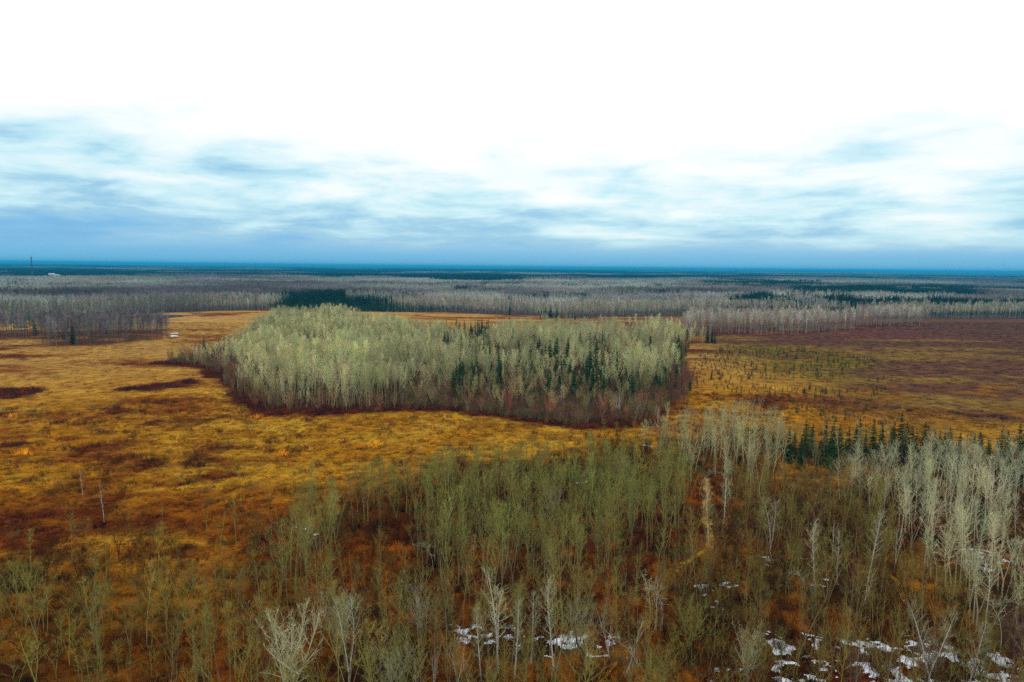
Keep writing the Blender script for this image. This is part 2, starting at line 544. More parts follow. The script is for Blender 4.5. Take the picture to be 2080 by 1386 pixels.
# ------------------------------------------------------------------ trail, ponds, snow
def resample(P, step):
    seg = np.hypot(*np.diff(P, axis=0).T)
    s = np.concatenate([[0], np.cumsum(seg)])
    u = np.arange(0, s[-1], step)
    return np.stack([np.interp(u, s, P[:, 0]), np.interp(u, s, P[:, 1])], -1)


def strip(name, P, width, m, label, z=0.06):
    C = resample(P, 0.8)
    for _ in range(6):
        C[1:-1] = (C[:-2] + 2 * C[1:-1] + C[2:]) / 4
    d = np.gradient(C, axis=0); d /= np.linalg.norm(d, axis=1)[:, None]
    nrm = np.stack([-d[:, 1], d[:, 0]], -1)
    ws = np.linspace(-1, 1, 7)
    rows = []
    for k, u in enumerate(ws):
        wob = (fbm(C[:, 0], C[:, 1], 5, 3, 60 + k) - .5) * 1.6 * (abs(u) > .9)
        p = C + nrm * (u * (width / 2 + wob) * (0.7 + 0.6 * fbm(C[:, 0], C[:, 1], 16, 2, 71)))[:, None]
        zz = terrain(p[:, 0], p[:, 1]) + z - 0.05 * abs(u) ** 3
        rows.append(np.column_stack([p, zz]))
    V = np.stack(rows, 1).reshape(-1, 3)
    n, k = len(C), len(ws)
    a = (np.arange(n - 1)[:, None] * k + np.arange(k - 1)[None, :]).ravel()
    o = link(name, mesh_from(name, V, np.stack([a, a + k, a + k + 1, a + 1], -1), [m], smooth=True))
    o['kind'] = 'structure'; o['label'] = label
    return o


strip('trail', TRAIL, 1.35, M_TRAIL, 'trodden ochre footpath winding through the bare thicket')
strip('trail', TRAIL_LOW, 0.85, M_TRAIL, 'overgrown lower stretch of the ochre footpath', 0.03)
strip('trail', poly((1800, 1165), (1822, 1180), (1836, 1210), (1846, 1236), (1850, 1262)), 0.9, M_TRAIL, 'faint narrow footpath below the pale poplars')

for k, P in enumerate(PONDS):
    C = resample(np.vstack([P, P[:1]]), 1.5)
    ctr = C.mean(0)
    C = C + (C - ctr) * ((fbm(C[:, 0], C[:, 1], 9, 3, 90) - .5) * 0.5)[:, None]
    z = float(terrain(*ctr)) + 0.12
    V = [(ctr[0], ctr[1], z)] + [(p[0], p[1], z) for p in C]
    n = len(C)
    T = [(0, i + 1, (i + 1) % n + 1) for i in range(n)]
    o = link('pond', mesh_from('pond', V, T, [M_WATER]))
    o['kind'] = 'structure'; o['label'] = ['long dark-blue pool in the ochre meadow', 'thin end of the meadow pool', 'small pool behind the wooded strip'][k]

sv_, st_, off = [], [], 0
for k, P in enumerate(SNOW):
    lo = P.min(0) - 1; hi = P.max(0) + 1
    far = np.hypot(*P.mean(0)) > 300
    step = 0.9 if far else 0.16
    xs = np.arange(lo[0], hi[0], step); ys = np.arange(lo[1], hi[1], step)
    GX, GY = np.meshgrid(xs, ys)
    sd = sdf(P, GX, GY)
    big = (fbm(GX * .8, GY, 1.2, 4, 5 + k) - 0.5) + .32 * (fbm(GX, GY, 6.0, 2, 15 + k) - .5)
    thr = {0: 0.055, 2: 0.065, 6: 0.095, 3: 0.11, 4: .11, 5: .11, 16: 0.23, 10: .2, 7: .16, 11: .17, 12: .17}.get(k, 0.11)
    hgt = np.minimum(big - thr, -(sd + 4 * (fbm(GX, GY, 3.0, 3, 25 + k) - .55)) * 0.10) * 1.3
    if far:
        hgt = np.minimum(fbm(GX, GY, 5, 3, 5) - .5, -sd)
    keep = hgt > 0
    cell = keep[:-1, :-1] & keep[1:, :-1] & keep[:-1, 1:] & keep[1:, 1:]
    if not cell.any():
        continue
    jx = (vnoise(GX * 3.1, GY * 3.1, 3) - .5) * step * .8; jy = (vnoise(GX * 3.3, GY * 2.9, 4) - .5) * step * .8
    zz = terrain(GX, GY) + 0.07 + np.clip(hgt, -0.05, 0.16)
    vv = np.stack([GX + jx, GY + jy, zz], -1).reshape(-1, 3)
    ny, nx = GX.shape
    r_, c_ = np.nonzero(cell)
    a = r_ * nx + c_
    q = np.stack([a, a + 1, a + nx + 1, a + nx], -1)
    used, inv = np.unique(q, return_inverse=True)
    sv_.append(vv[used]); st_.append(inv.reshape(-1, 4) + off); off += len(used)
snow = link('snow', mesh_from('snow', np.vstack(sv_), np.vstack(st_), [M_SNOW], smooth=True))
snow['kind'] = 'stuff'; snow['label'] = 'ragged remnants of melting white snow on the thicket floor'; snow['category'] = 'snow'


# ------------------------------------------------------------------ plant builders
class PB:
    """collects tapered three-sided stems"""
    def __init__(self, seed):
        self.r = np.random.default_rng(seed)
        self.V, self.T, self.M, self.n = [], [], [], 0
        self.S = []

    def _add(self, V, T, m, shade=None):
        self.V.append(V); self.T.append(T + self.n); self.M.append(np.full(len(T), m)); self.n += len(V)
        self.S.append(np.broadcast_to(np.ones(3) if shade is None else shade, (len(V), 3)))

    def tube(self, P, R, sides=5, m=0, shade=None):
        P = np.asarray(P, float); R = np.asarray(R, float)
        d = np.gradient(P, axis=0); d /= np.linalg.norm(d, axis=1)[:, None] + 1e-9
        ref = np.array([1.0, 0, 0]) if abs(d[0][0]) < .8 else np.array([0, 1.0, 0])
        u = np.cross(d, ref); u /= np.linalg.norm(u, axis=1)[:, None] + 1e-9
        v = np.cross(d, u)
        a = np.arange(sides) / sides * 2 * math.pi
        V = (P[:, None] + R[:, None, None] * (np.cos(a)[None, :, None] * u[:, None] + np.sin(a)[None, :, None] * v[:, None])).reshape(-1, 3)
        T = []
        for i in range(len(P) - 1):
            for k in range(sides):
                A = i * sides + k; B = i * sides + (k + 1) % sides
                T += [(A, B, B + sides), (A, B + sides, A + sides)]
        self._add(V, np.array(T), m, shade)

    def spikes(self, P, D, L, R, m=0, shade=None, curl=None):
        """many stems at once: base P, direction D, length L, base radius R; curl bends the outer half"""
        n = len(P)
        if n == 0:
            return
        D = D / (np.linalg.norm(D, axis=1)[:, None] + 1e-9)
        ref = np.where(np.abs(D[:, 2:3]) > .9, np.array([[1.0, 0, 0]]), np.array([[0, 0, 1.0]]))
        u = np.cross(D, ref); u /= np.linalg.norm(u, axis=1)[:, None] + 1e-9
        v = np.cross(D, u)
        L = np.broadcast_to(L, n)[:, None]; R = np.broadcast_to(R, n)[:, None]
        ring = [(math.cos(a) * u + math.sin(a) * v) for a in (0.3, 2.4, 4.5)]
        b = [P + R * q for q in ring]
        if curl is None:
            V = np.stack(b + [P + D * L], 1).reshape(-1, 3)
            T = (np.arange(n)[:, None, None] * 4 + np.array([[0, 1, 3], [1, 2, 3], [2, 0, 3]])[None]).reshape(-1, 3)
        else:
            mid = P + D * L * .5
            c = [mid + R * .62 * q for q in ring]
            D2 = D + curl; D2 /= np.linalg.norm(D2, axis=1)[:, None] + 1e-9
            V = np.stack(b + c + [mid + D2 * L * .5], 1).reshape(-1, 3)
            tt = []
            for k in range(3):
                k2 = (k + 1) % 3
                tt += [[k, k2, 3 + k2], [k, 3 + k2, 3 + k], [3 + k, 3 + k2, 6]]
            T = (np.arange(n)[:, None, None] * 7 + np.array(tt)[None]).reshape(-1, 3)
        self._add(V, T, m, shade)

    def mesh(self, name, mats, cols=False):
        return mesh_from(name, np.vstack(self.V), np.vstack(self.T), mats, np.concatenate(self.M), cols=np.vstack(self.S) if cols else None)


def bez(p0, d0, L, n, up, wob, r):
    """polyline from p0 along d0, bending by UP per step, with wobble"""
    P = [np.array(p0, float)]; d = np.array(d0, float); d /= np.linalg.norm(d)
    for i in range(n):
        d = d + np.array([0, 0, up]) + r.normal(0, wob, 3); d /= np.linalg.norm(d)
        P.append(P[-1] + d * L / n)
    return np.array(P)


def bare_tree(seed, H=13.0, base=0.45, crown=2.0, r0=0.11, leaders=1, nb=26, nt=12, sub=2, ang=(35, 60), up=0.16, twig=0.9, tr=0.016,
              lean=0.03, shape='oval', arch=0.0, sides=5, droop=0.0):
    """returns (trunk builder, crown builder) of a leafless tree of height H"""
    r = np.random.default_rng(seed)
    tb, cb = PB(seed), PB(seed + 1)
    la = r.uniform(0, 2 * math.pi)
    dirv = np.array([math.cos(la) * lean, math.sin(la) * lean, 1.0])
    lines = []
    zb = base * H
    ad = np.array([math.cos(la + 1), math.sin(la + 1), 0])

    def trunk_line(p0, d0, L, n):
        P = [np.array(p0, float)]; d = np.array(d0, float); d /= np.linalg.norm(d)
        for i in range(n):
            d = d + r.normal(0, 0.028, 3) + arch * ad * (i / n) + np.array([0, 0, -arch * 0.9 * (i / n) if arch else 0.02])
            d /= np.linalg.norm(d); P.append(P[-1] + d * L / n)
        return np.array(P)
    if leaders == 1:
        P = trunk_line((0, 0, -0.5), dirv, (H + .5), 9)
        R = r0 * np.linspace(1, 0.10, len(P)) ** 0.9
        R[0] *= 1.35
        tb.tube(P, R, sides)
        lines.append((P, R, base))
    else:
        fork = r.uniform(0.12, 0.55) * (H * base) + 0.4
        P = trunk_line((0, 0, -0.5), dirv, fork + .5, 3)
        R = r0 * np.linspace(1.25, 0.85, len(P))
        tb.tube(P, R, sides)
        a0 = r.uniform(0, 6.28)
        for k in range(leaders):
            a = a0 + k * 2 * math.pi / leaders + r.normal(0, .3)
            sp = r.uniform(0.10, 0.26) * (1.7 if shape == 'round' else 1)
            Lk = (H - fork) * r.uniform(0.82, 1.05)
            Q = bez(P[-1] - np.array([0, 0, 0.1]), (math.cos(a) * sp, math.sin(a) * sp, 1), Lk, 7, 0.02, 0.05, r)
            RQ = r0 * r.uniform(.55, .8) * np.linspace(1, 0.12, len(Q)) ** 0.9
            tb.tube(Q, RQ, max(4, sides - 1))
            lines.append((Q, RQ, max(0.12, (zb - fork) / (H - fork))))
    per = max(4, nb // len(lines))
    for (P, R, b0) in lines:
        s = np.linspace(0, 1, len(P))
        for k in range(per):
            t = b0 + (1 - b0) * ((k + r.uniform(0, 1)) / per) ** 0.9 * 0.985
            p = np.array([np.interp(t, s, P[:, i]) for i in range(3)])
            rr = np.interp(t, s, R)
            u = (t - b0) / (1 - b0)
            if shape == 'oval':
                prof = (math.sin(math.pi * min(1, u * 0.78 + 0.20))) ** 0.8
            elif shape == 'round':
                prof = (math.sin(math.pi * min(1, u * 0.72 + 0.22))) ** 0.5
            elif shape == 'cone':
                prof = (1 - u) ** 0.8 + 0.12
            else:                                           # vase: widest near the top
                prof = 0.35 + 0.65 * math.sin(math.pi * min(1, u * 0.62 + 0.1)) if u < .9 else .45
            a = k * 2.39996 + r.normal(0, .5)
            th = math.radians(r.uniform(*ang)) * (1 - 0.45 * u)
            L = crown * prof * r.uniform(.65, 1.2) / max(.45, math.sin(th)) * 0.8
            L = min(L, (H * 1.03 - p[2]) * 1.6 + .5)
            d = (math.sin(th) * math.cos(a), math.sin(th) * math.sin(a), math.cos(th))
            B = bez(p, d, L, 4, up - droop, 0.09, r)
            cb.tube(B, np.maximum(np.linspace(min(rr * .6, .055), .010, 5), 0.009), 3)
            m = max(2, int(nt * (0.5 + 0.6 * prof)))
            tt = r.uniform(0.18, 1.0, m)
            sB = np.linspace(0, 1, 5)
            tp = np.stack([np.interp(tt, sB, B[:, i]) for i in range(3)], -1)
            bd = B[-1] - B[0]; bd /= np.linalg.norm(bd)
            td = bd * 0.8 + r.normal(0, .55, (m, 3)) + np.array([0, 0, .35 - droop * 2])
            tl = twig * r.uniform(.55, 1.25, m) * (1.15 - .4 * tt)
            cb.spikes(tp, td, tl, tr * r.uniform(.8, 1.2, m), curl=r.normal(0, .22, (m, 3)) + np.array([0, 0, .15 - droop]))
            if sub:
                tdn = td / np.linalg.norm(td, axis=1)[:, None]
                for q in range(sub):
                    f = r.uniform(.25, .85, m)
                    sp = tp + tdn * (tl * f)[:, None] * .95
                    sd_ = tdn * .7 + r.normal(0, .55, (m, 3)) + np.array([0, 0, .25 - droop])
                    cb.spikes(sp, sd_, tl * r.uniform(.35, .7, m), tr * .75)
    return tb, cb


def spruce(seed, H=12.0, R=1.9, levels=22, per=10, side=8, thick=0.085, base=0.06, fill=True):
    r = np.random.default_rng(seed)
    tb, cb = PB(seed), PB(seed + 1)
    n = 6
    P = np.stack([r.normal(0, .03, n), r.normal(0, .03, n), np.linspace(-.4, H, n)], -1)
    tb.tube(P, np.linspace(0.016 * H * .7, 0.015, n), 5)
    for k in range(levels):
        t = base + (1 - base) * ((k + r.uniform(-.25, .25)) / levels)
        t = min(max(t, .02), .985)
        z = t * H
        rad_ = R * (1 - t) ** 0.85 * r.uniform(.78, 1.15) + 0.10
        m = max(4, int(per * (0.6 + 0.5 * (1 - t))))
        a = np.arange(m) * 2 * math.pi / m + r.uniform(0, 6.28) + r.normal(0, .2, m)
        L = rad_ * r.uniform(.7, 1.15, m)
        dz = -0.38 + 0.65 * t
        D = np.stack([np.cos(a), np.sin(a), np.full(m, dz) + r.normal(0, .1, m)], -1)
        P0 = np.stack([np.zeros(m), np.zeros(m), np.full(m, z) + r.normal(0, H * .008, m)], -1)
        cb.spikes(P0, D, L, thick * (1.0 + 0.9 * (1 - t)), curl=np.tile([0, 0, .28], (m, 1)))
        Dn = D / np.linalg.norm(D, axis=1)[:, None]
        for q in range(side):
            f = r.uniform(.2, .9, m)
            sgn = np.where(r.random(m) < .5, -1, 1)
            tan = np.stack([-np.sin(a) * sgn, np.cos(a) * sgn, r.normal(-.15, .2, m)], -1)
            cb.spikes(P0 + Dn * (L * f)[:, None], Dn * .75 + tan * .8, L * (0.28 + .35 * (1 - f)) + .10, thick * (.9 + .5 * (1 - t)))
    return tb, cb


def clump(seed, kind='sedge'):
    """a patch of tufts or brush about two metres across"""
    r = np.random.default_rng(seed)
    b = PB(seed)
    if kind == 'sedge':
        for k in range(11):
            c = np.array([r.normal(0, .75), r.normal(0, .75), -.05])
            m = 12
            a = r.uniform(0, 6.28, m); s = r.uniform(.15, .95, m)
            D = np.stack([np.cos(a) * s, np.sin(a) * s, np.ones(m)], -1)
            P = c + np.stack([np.cos(a) * .10, np.sin(a) * .10, np.zeros(m)], -1)
            g = r.uniform(.7, 1.3)
            b.spikes(P, D, r.uniform(.3, .75, m), .030, curl=np.stack([np.cos(a) * .6, np.sin(a) * .6, np.full(m, -.35)], -1), shade=np.array([g, g, g]))
    elif kind == 'brush':
        for k in range(7):
            c = np.array([r.normal(0, .7), r.normal(0, .7), -.05])
            m = 13
            a = r.uniform(0, 6.28, m); s = r.uniform(.05, .65, m)
            D = np.stack([np.cos(a) * s, np.sin(a) * s, np.ones(m)], -1)
            P = c + np.stack([np.cos(a) * .12, np.sin(a) * .12, np.zeros(m)], -1)
            L = r.uniform(.6, 1.5, m)
            b.spikes(P, D, L, .022)
            Dn = D / np.linalg.norm(D, axis=1)[:, None]
            for q in range(2):
                f = r.uniform(.4, .9, m)
                b.spikes(P + Dn * (L * f)[:, None], Dn + r.normal(0, .5, (m, 3)), L * .4, .016)
    return b


# ------------------------------------------------------------------ prototypes (not in the scene; copied or scattered below)
def proto_set(kind, n, fn, mats):
    """list of (trunk mesh, crown mesh) pairs sharing data between copies"""
    out = []
    for i in range(n):
        tb, cb = fn(i)
        out.append((tb.mesh(kind + '_trunk', [mats[0]]), cb.mesh(kind + '_crown', [mats[1]])))
    return out


def merged_set(kind, n, fn, mats):
    col = bpy.data.collections.new(kind)
    for i in range(n):
        tb, cb = fn(i)
        tb.V += cb.V; tb.S += cb.S
        tb.T += [t + tb.n for t in cb.T]; tb.M += [m + 1 for m in cb.M]
        col.objects.link(bpy.data.objects.new('%s_%02d' % (kind, i), tb.mesh(kind, mats)))
    return col


R_ = random.Random(3)
ash_fn = lambda i: bare_tree(100 + i * 7, H=12.5, base=[.52, .45, .58, .5, .42, .55][i % 6], crown=[1.9, 2.4, 1.6, 2.7, 2.2, 1.8][i % 6], r0=.088, leaders=[1, 2, 1, 3, 2, 1][i % 6], nb=20, nt=8, sub=1,
                             ang=[(26, 56), (30, 66), (24, 50), (34, 72), (28, 62), (30, 70)][i % 6], up=[.12, .09, .13, .07, .10, .08][i % 6], twig=.9, tr=.012, lean=[.03, .10, .02, .08, .05, .12][i % 6])
poplar_fn = lambda i: bare_tree(300 + i * 7, H=13, base=[.5, .44, .58, .48][i % 4], crown=[2.2, 2.7, 2.4, 1.8][i % 4], r0=.13, leaders=[1, 1, 2, 1][i % 4], nb=22, nt=9, sub=1,
                                ang=[(34, 66), (40, 74), (30, 64), (28, 58)][i % 4], up=[.11, .08, .10, .13][i % 4], twig=.9, tr=.0125, lean=[.03, .08, .05, .11][i % 4])
birch_fn = lambda i: bare_tree(500 + i * 7, H=12.5, base=[.34, .3, .42][i % 3], crown=[2.0, 1.8, 2.3][i % 3], r0=.14, leaders=[1, 1, 2][i % 3], nb=32, nt=10, sub=2,
                               ang=(42, 78), up=.10, twig=.9, tr=.013)
broad_fn = lambda i: bare_tree(700 + i * 7, H=8.5, base=.25, crown=2.6, r0=.17, leaders=5, nb=60, nt=13, sub=2, ang=(28, 70), up=.08, twig=.95, tr=.0125, shape='round')
dead_fn = lambda i: bare_tree(800 + i * 7, H=8.5, base=.35, crown=1.6, r0=.10, leaders=[1, 2, 1, 3][i % 4], nb=[10, 12, 8, 14][i % 4], nt=2, sub=0, ang=(25, 60), up=.08, twig=.6, tr=.014, lean=[.16, .10, .02, .2][i % 4])
arch_fn = lambda i: bare_tree(900 + i * 7, H=9.5, base=.40, crown=1.2, r0=.075, leaders=1, nb=20, nt=5, sub=1, ang=(30, 70), up=-.05, twig=.8, tr=.015, arch=.30, droop=.12)
aspen_fn = lambda i: bare_tree(1100 + i * 7, H=15, base=[.56, .5, .62, .54, .46][i % 5], crown=[1.9, 2.5, 1.6, 2.0, 2.6][i % 5], r0=.115, leaders=1, nb=24, nt=7, sub=1,
                               ang=(30, 60), up=.14, twig=1.1, tr=.026, lean=.02)
spruce_fn = lambda i: spruce(1300 + i * 5, H=12, R=[2.1, 1.6, 2.6, 1.9][i % 4])
young_fn = lambda i: spruce(1500 + i * 5, H=3.0, R=[.62, .5, .75][i % 3], levels=10, per=6, side=4, thick=.05)

ASH = proto_set('ash', 12, ash_fn, (M_BARK, M_TWIG))
POPLAR = proto_set('poplar', 8, poplar_fn, (M_BARK, M_TWIG))
BIRCH = proto_set('birch', 6, birch_fn, (M_BIRCH, M_TWIG))
BROAD = proto_set('broad', 4, broad_fn, (M_BARK, M_TWIG))
DEAD = proto_set('dead', 8, dead_fn, (M_DEAD, M_DEAD))
ARCH = proto_set('arched', 6, arch_fn, (M_BARK, M_TWIG))
ASPEN = proto_set('aspen', 8, aspen_fn, (M_ASPENBARK, M_TWIG))
SPRUCE = proto_set('spruce', 6, spruce_fn, (M_DARKBARK, M_NEEDLE))
YOUNG = proto_set('young', 5, young_fn, (M_DARKBARK, M_NEEDLE))

lo_aspen = lambda i: bare_tree(2100 + i * 7, H=15, base=[.56, .5, .62, .54, .46, .58][i % 6], crown=[1.9, 2.5, 1.6, 2.1, 2.7, 1.8][i % 6], r0=.105, leaders=1, nb=22, nt=7, sub=1,
                               ang=(30, 62), up=.14, twig=1.15, tr=.034, lean=.02, sides=4)
lo_round = lambda i: bare_tree(2200 + i * 7, H=12.5, base=.34, crown=2.5, r0=.16, leaders=[3, 2, 4, 3][i % 4], nb=34, nt=8, sub=1, ang=(28, 66), up=.09, twig=1.1, tr=.028, sides=4, shape='round')
C_ASPEN = merged_set('aspen_lo', 12, lambda i: lo_aspen(i) if i < 8 else lo_round(i), (M_ASPENBARK, M_TWIG))
ROUND = proto_set('round', 5, lambda i: lo_round(i + 9), (M_BARK, M_TWIG))
C_ASH = merged_set('ash_lo', 8, ash_fn, (M_BARK, M_TWIG))
C_SPRUCE = merged_set('spruce_lo', 5, lambda i: spruce(2300 + i * 5, H=12, R=[1.9, 1.5, 2.1, 1.7, 1.6][i], levels=12, per=7, side=3, thick=.10), (M_DARKBARK, M_NEEDLE))
C_YOUNG = merged_set('young_lo', 4, young_fn, (M_DARKBARK, M_NEEDLE))


def single_set(kind, n, fn, m, cols=False):
    col = bpy.data.collections.new(kind)
    for i in range(n):
        col.objects.link(bpy.data.objects.new('%s_%02d' % (kind, i), fn(i).mesh(kind, [m], cols)))
    return col


C_SEDGE = single_set('sedge', 6, lambda i: clump(3000 + i, 'sedge'), M_PATCH, True)
C_BRUSH = single_set('brush', 6, lambda i: clump(3100 + i, 'brush'), M_BRUSH)


def wood_patch(seed, size, n, kind, fat):
    """a square of woodland seen from a kilometre or more: every tree still has stem and crown"""
    r = np.random.default_rng(seed)
    b = PB(seed)
    for k in range(n):
        x, y = r.uniform(-size / 2, size / 2, 2)
        if kind == 'bare':
            H = r.uniform(11, 17); g = r.uniform(.72, 1.25)
            sh = np.array([g * r.uniform(.95, 1.08), g, g * r.uniform(.9, 1.12)])
            c = np.array([x, y, 0.0])
            b.spikes(c[None] - [[0, 0, 1]], np.array([[r.normal(0, .02), r.normal(0, .02), 1]]), H, .16 * fat, shade=sh * 1.15)
            m = 12
            a = r.uniform(0, 6.28, m); t = r.uniform(.5, .92, m)
            P = c + np.stack([np.zeros(m), np.zeros(m), t * H], -1)
            D = np.stack([np.cos(a), np.sin(a), r.uniform(.8, 2.2, m)], -1)
            b.spikes(P, D, r.uniform(2.2, 3.8, m), .13 * fat, shade=sh)
        else:
            H = r.uniform(9, 16); g = r.uniform(.6, 1.3); sh = np.full(3, g)
            b.spikes(np.array([[x, y, -1.0]]), np.array([[0, 0, 1.0]]), H + 1, .5 * fat, shade=sh)
            m = 14
            a = np.arange(m) * 2.4; t = np.linspace(.08, .9, m)
            P = np.stack([np.full(m, x), np.full(m, y), t * H + .4], -1)
            D = np.stack([np.cos(a), np.sin(a), np.full(m, -.35)], -1)
            b.spikes(P, D, 2.1 * (1 - t) ** .8 * r.uniform(.8, 1.2) + .3, .55 * fat, shade=sh)
    return b


C_FAR = bpy.data.collections.new('far_patches')
far_i = 0
FAR_IDX = {}
for (key, size, n, kind, fat, cnt) in (('b1', 32, 62, 'bare', 1.0, 6), ('c1', 32, 75, 'conifer', 1.0, 4), ('b2', 100, 330, 'bare', 1.5, 4), ('c2', 100, 420, 'conifer', 1.3, 3),
                                       ('b3', 420, 1100, 'bare', 4.0, 3), ('c3', 420, 1300, 'conifer', 4.5, 3)):
    FAR_IDX[key] = list(range(far_i, far_i + cnt))
    for q in range(cnt):
        C_FAR.objects.link(bpy.data.objects.new('far_patches_%02d' % far_i, wood_patch(4000 + far_i, size, n, kind, fat).mesh('wood_patch', [M_PATCH], True)))
        far_i += 1


# ------------------------------------------------------------------ scattering (geometry nodes) for what nobody could count
def scatter_group(col):
    g = bpy.data.node_groups.new('scatter_' + col.name, 'GeometryNodeTree')
    g.interface.new_socket('Geometry', in_out='INPUT', socket_type='NodeSocketGeometry')
    g.interface.new_socket('Geometry', in_out='OUTPUT', socket_type='NodeSocketGeometry')
    N = g.nodes
    i = N.new('NodeGroupInput'); o = N.new('NodeGroupOutput')
    ci = N.new('GeometryNodeCollectionInfo')
    ci.inputs['Collection'].default_value = col
    ci.inputs['Separate Children'].default_value = True
    ci.inputs['Reset Children'].default_value = True
    ip = N.new('GeometryNodeInstanceOnPoints')
    ip.inputs['Pick Instance'].default_value = True

    def attr(name, typ):
        a = N.new('GeometryNodeInputNamedAttribute'); a.data_type = typ
        a.inputs[0].default_value = name
        return a.outputs[0]
    L = g.links.new
    L(i.outputs[0], ip.inputs['Points'])
    L(ci.outputs[0], ip.inputs['Instance'])
    L(attr('idx', 'INT'), ip.inputs['Instance Index'])
    L(attr('rot', 'FLOAT_VECTOR'), ip.inputs['Rotation'])
    L(attr('scl', 'FLOAT_VECTOR'), ip.inputs['Scale'])
    L(ip.outputs[0], o.inputs[0])
    return g


def scatter(name, col, xy, scl, tint, idx, label, category, rot=None, sink=0.0):
    n = len(xy)
    me = bpy.data.meshes.new(name)
    me.vertices.add(n)
    co = np.column_stack([xy, terrain(xy[:, 0], xy[:, 1]) - sink])
    me.vertices.foreach_set('co', co.astype(np.float32).ravel())
    if rot is None:
        rot = np.stack([np.zeros(n), np.zeros(n), rng.uniform(0, 6.283, n)], -1)
    a = me.attributes.new('rot', 'FLOAT_VECTOR', 'POINT'); a.data.foreach_set('vector', rot.astype(np.float32).ravel())
    a = me.attributes.new('scl', 'FLOAT_VECTOR', 'POINT'); a.data.foreach_set('vector', np.asarray(scl, np.float32).ravel())
    a = me.attributes.new('tint', 'FLOAT_COLOR', 'POINT')
    a.data.foreach_set('color', np.column_stack([tint, np.ones(n)]).astype(np.float32).ravel())
    a = me.attributes.new('idx', 'INT', 'POINT'); a.data.foreach_set('value', np.asarray(idx, np.int32))
    o = link(name, me)
    md = o.modifiers.new('scatter', 'NODES')
    md.node_group = scatter_group(col)
    o['kind'] = 'stuff'; o['label'] = label; o['category'] = category
    return o


def scatter_pts(P, spacing, jitter=0.5):
    """jittered positions inside an outline"""
    lo = P.min(0); hi = P.max(0)
    xs = np.arange(lo[0], hi[0], spacing); ys = np.arange(lo[1], hi[1], spacing)
    x, y = np.meshgrid(xs, ys)
    x = (x + rng.uniform(-jitter, jitter, x.shape) * spacing * 1.6).ravel(); y = (y + rng.uniform(-jitter, jitter, y.shape) * spacing * 1.6).ravel()
    k = inside(P, x, y)
    return np.stack([x[k], y[k]], -1)


# ------------------------------------------------------------------ trees: gather positions, then individuals first and the rest as a mass
def in_view(xy, h):
    px, py = PX(xy[:, 0], xy[:, 1], terrain(xy[:, 0], xy[:, 1]) + h * .6)
    return (px > 4) & (px < 2076) & (py < 1380) & (xy[:, 1] > 20)


def plant(name, pair, x, y, s, sz, tint, label, category, group, rotz=None, tilt=(0, 0), bark=None):
    root = bpy.data.objects.new(name, None)
    root.empty_display_size = 0.5
    COL.objects.link(root)
    root.location = (x, y, float(terrain(x, y)) - 0.08)
    root.rotation_euler = (tilt[0], tilt[1], rng.uniform(0, 6.283) if rotz is None else rotz)
    root.scale = (s, s, sz)
    root['label'] = label; root['category'] = category
    if group:
        root['group'] = group
    t = bpy.data.objects.new('trunk', pair[0]); t.parent = root; COL.objects.link(t)
    c = bpy.data.objects.new('crown', pair[1]); c.parent = root; COL.objects.link(c)
    c['tint'] = [float(v) for v in tint]
    t['tint'] = [float(v) for v in (tint if bark is None else bark)]
    return root


def tints(n, base, spread=0.18, hue=0.08):
    g = np.exp(rng.normal(0, spread, n))[:, None]
    return np.clip(np.array(base)[None] * g * np.exp(rng.normal(0, hue, (n, 3))), 0.002, 0.85)


def away_from_trail(xy, d):
    return xy[edge_dist(TRAIL, xy[:, 0], xy[:, 1], False) > d]


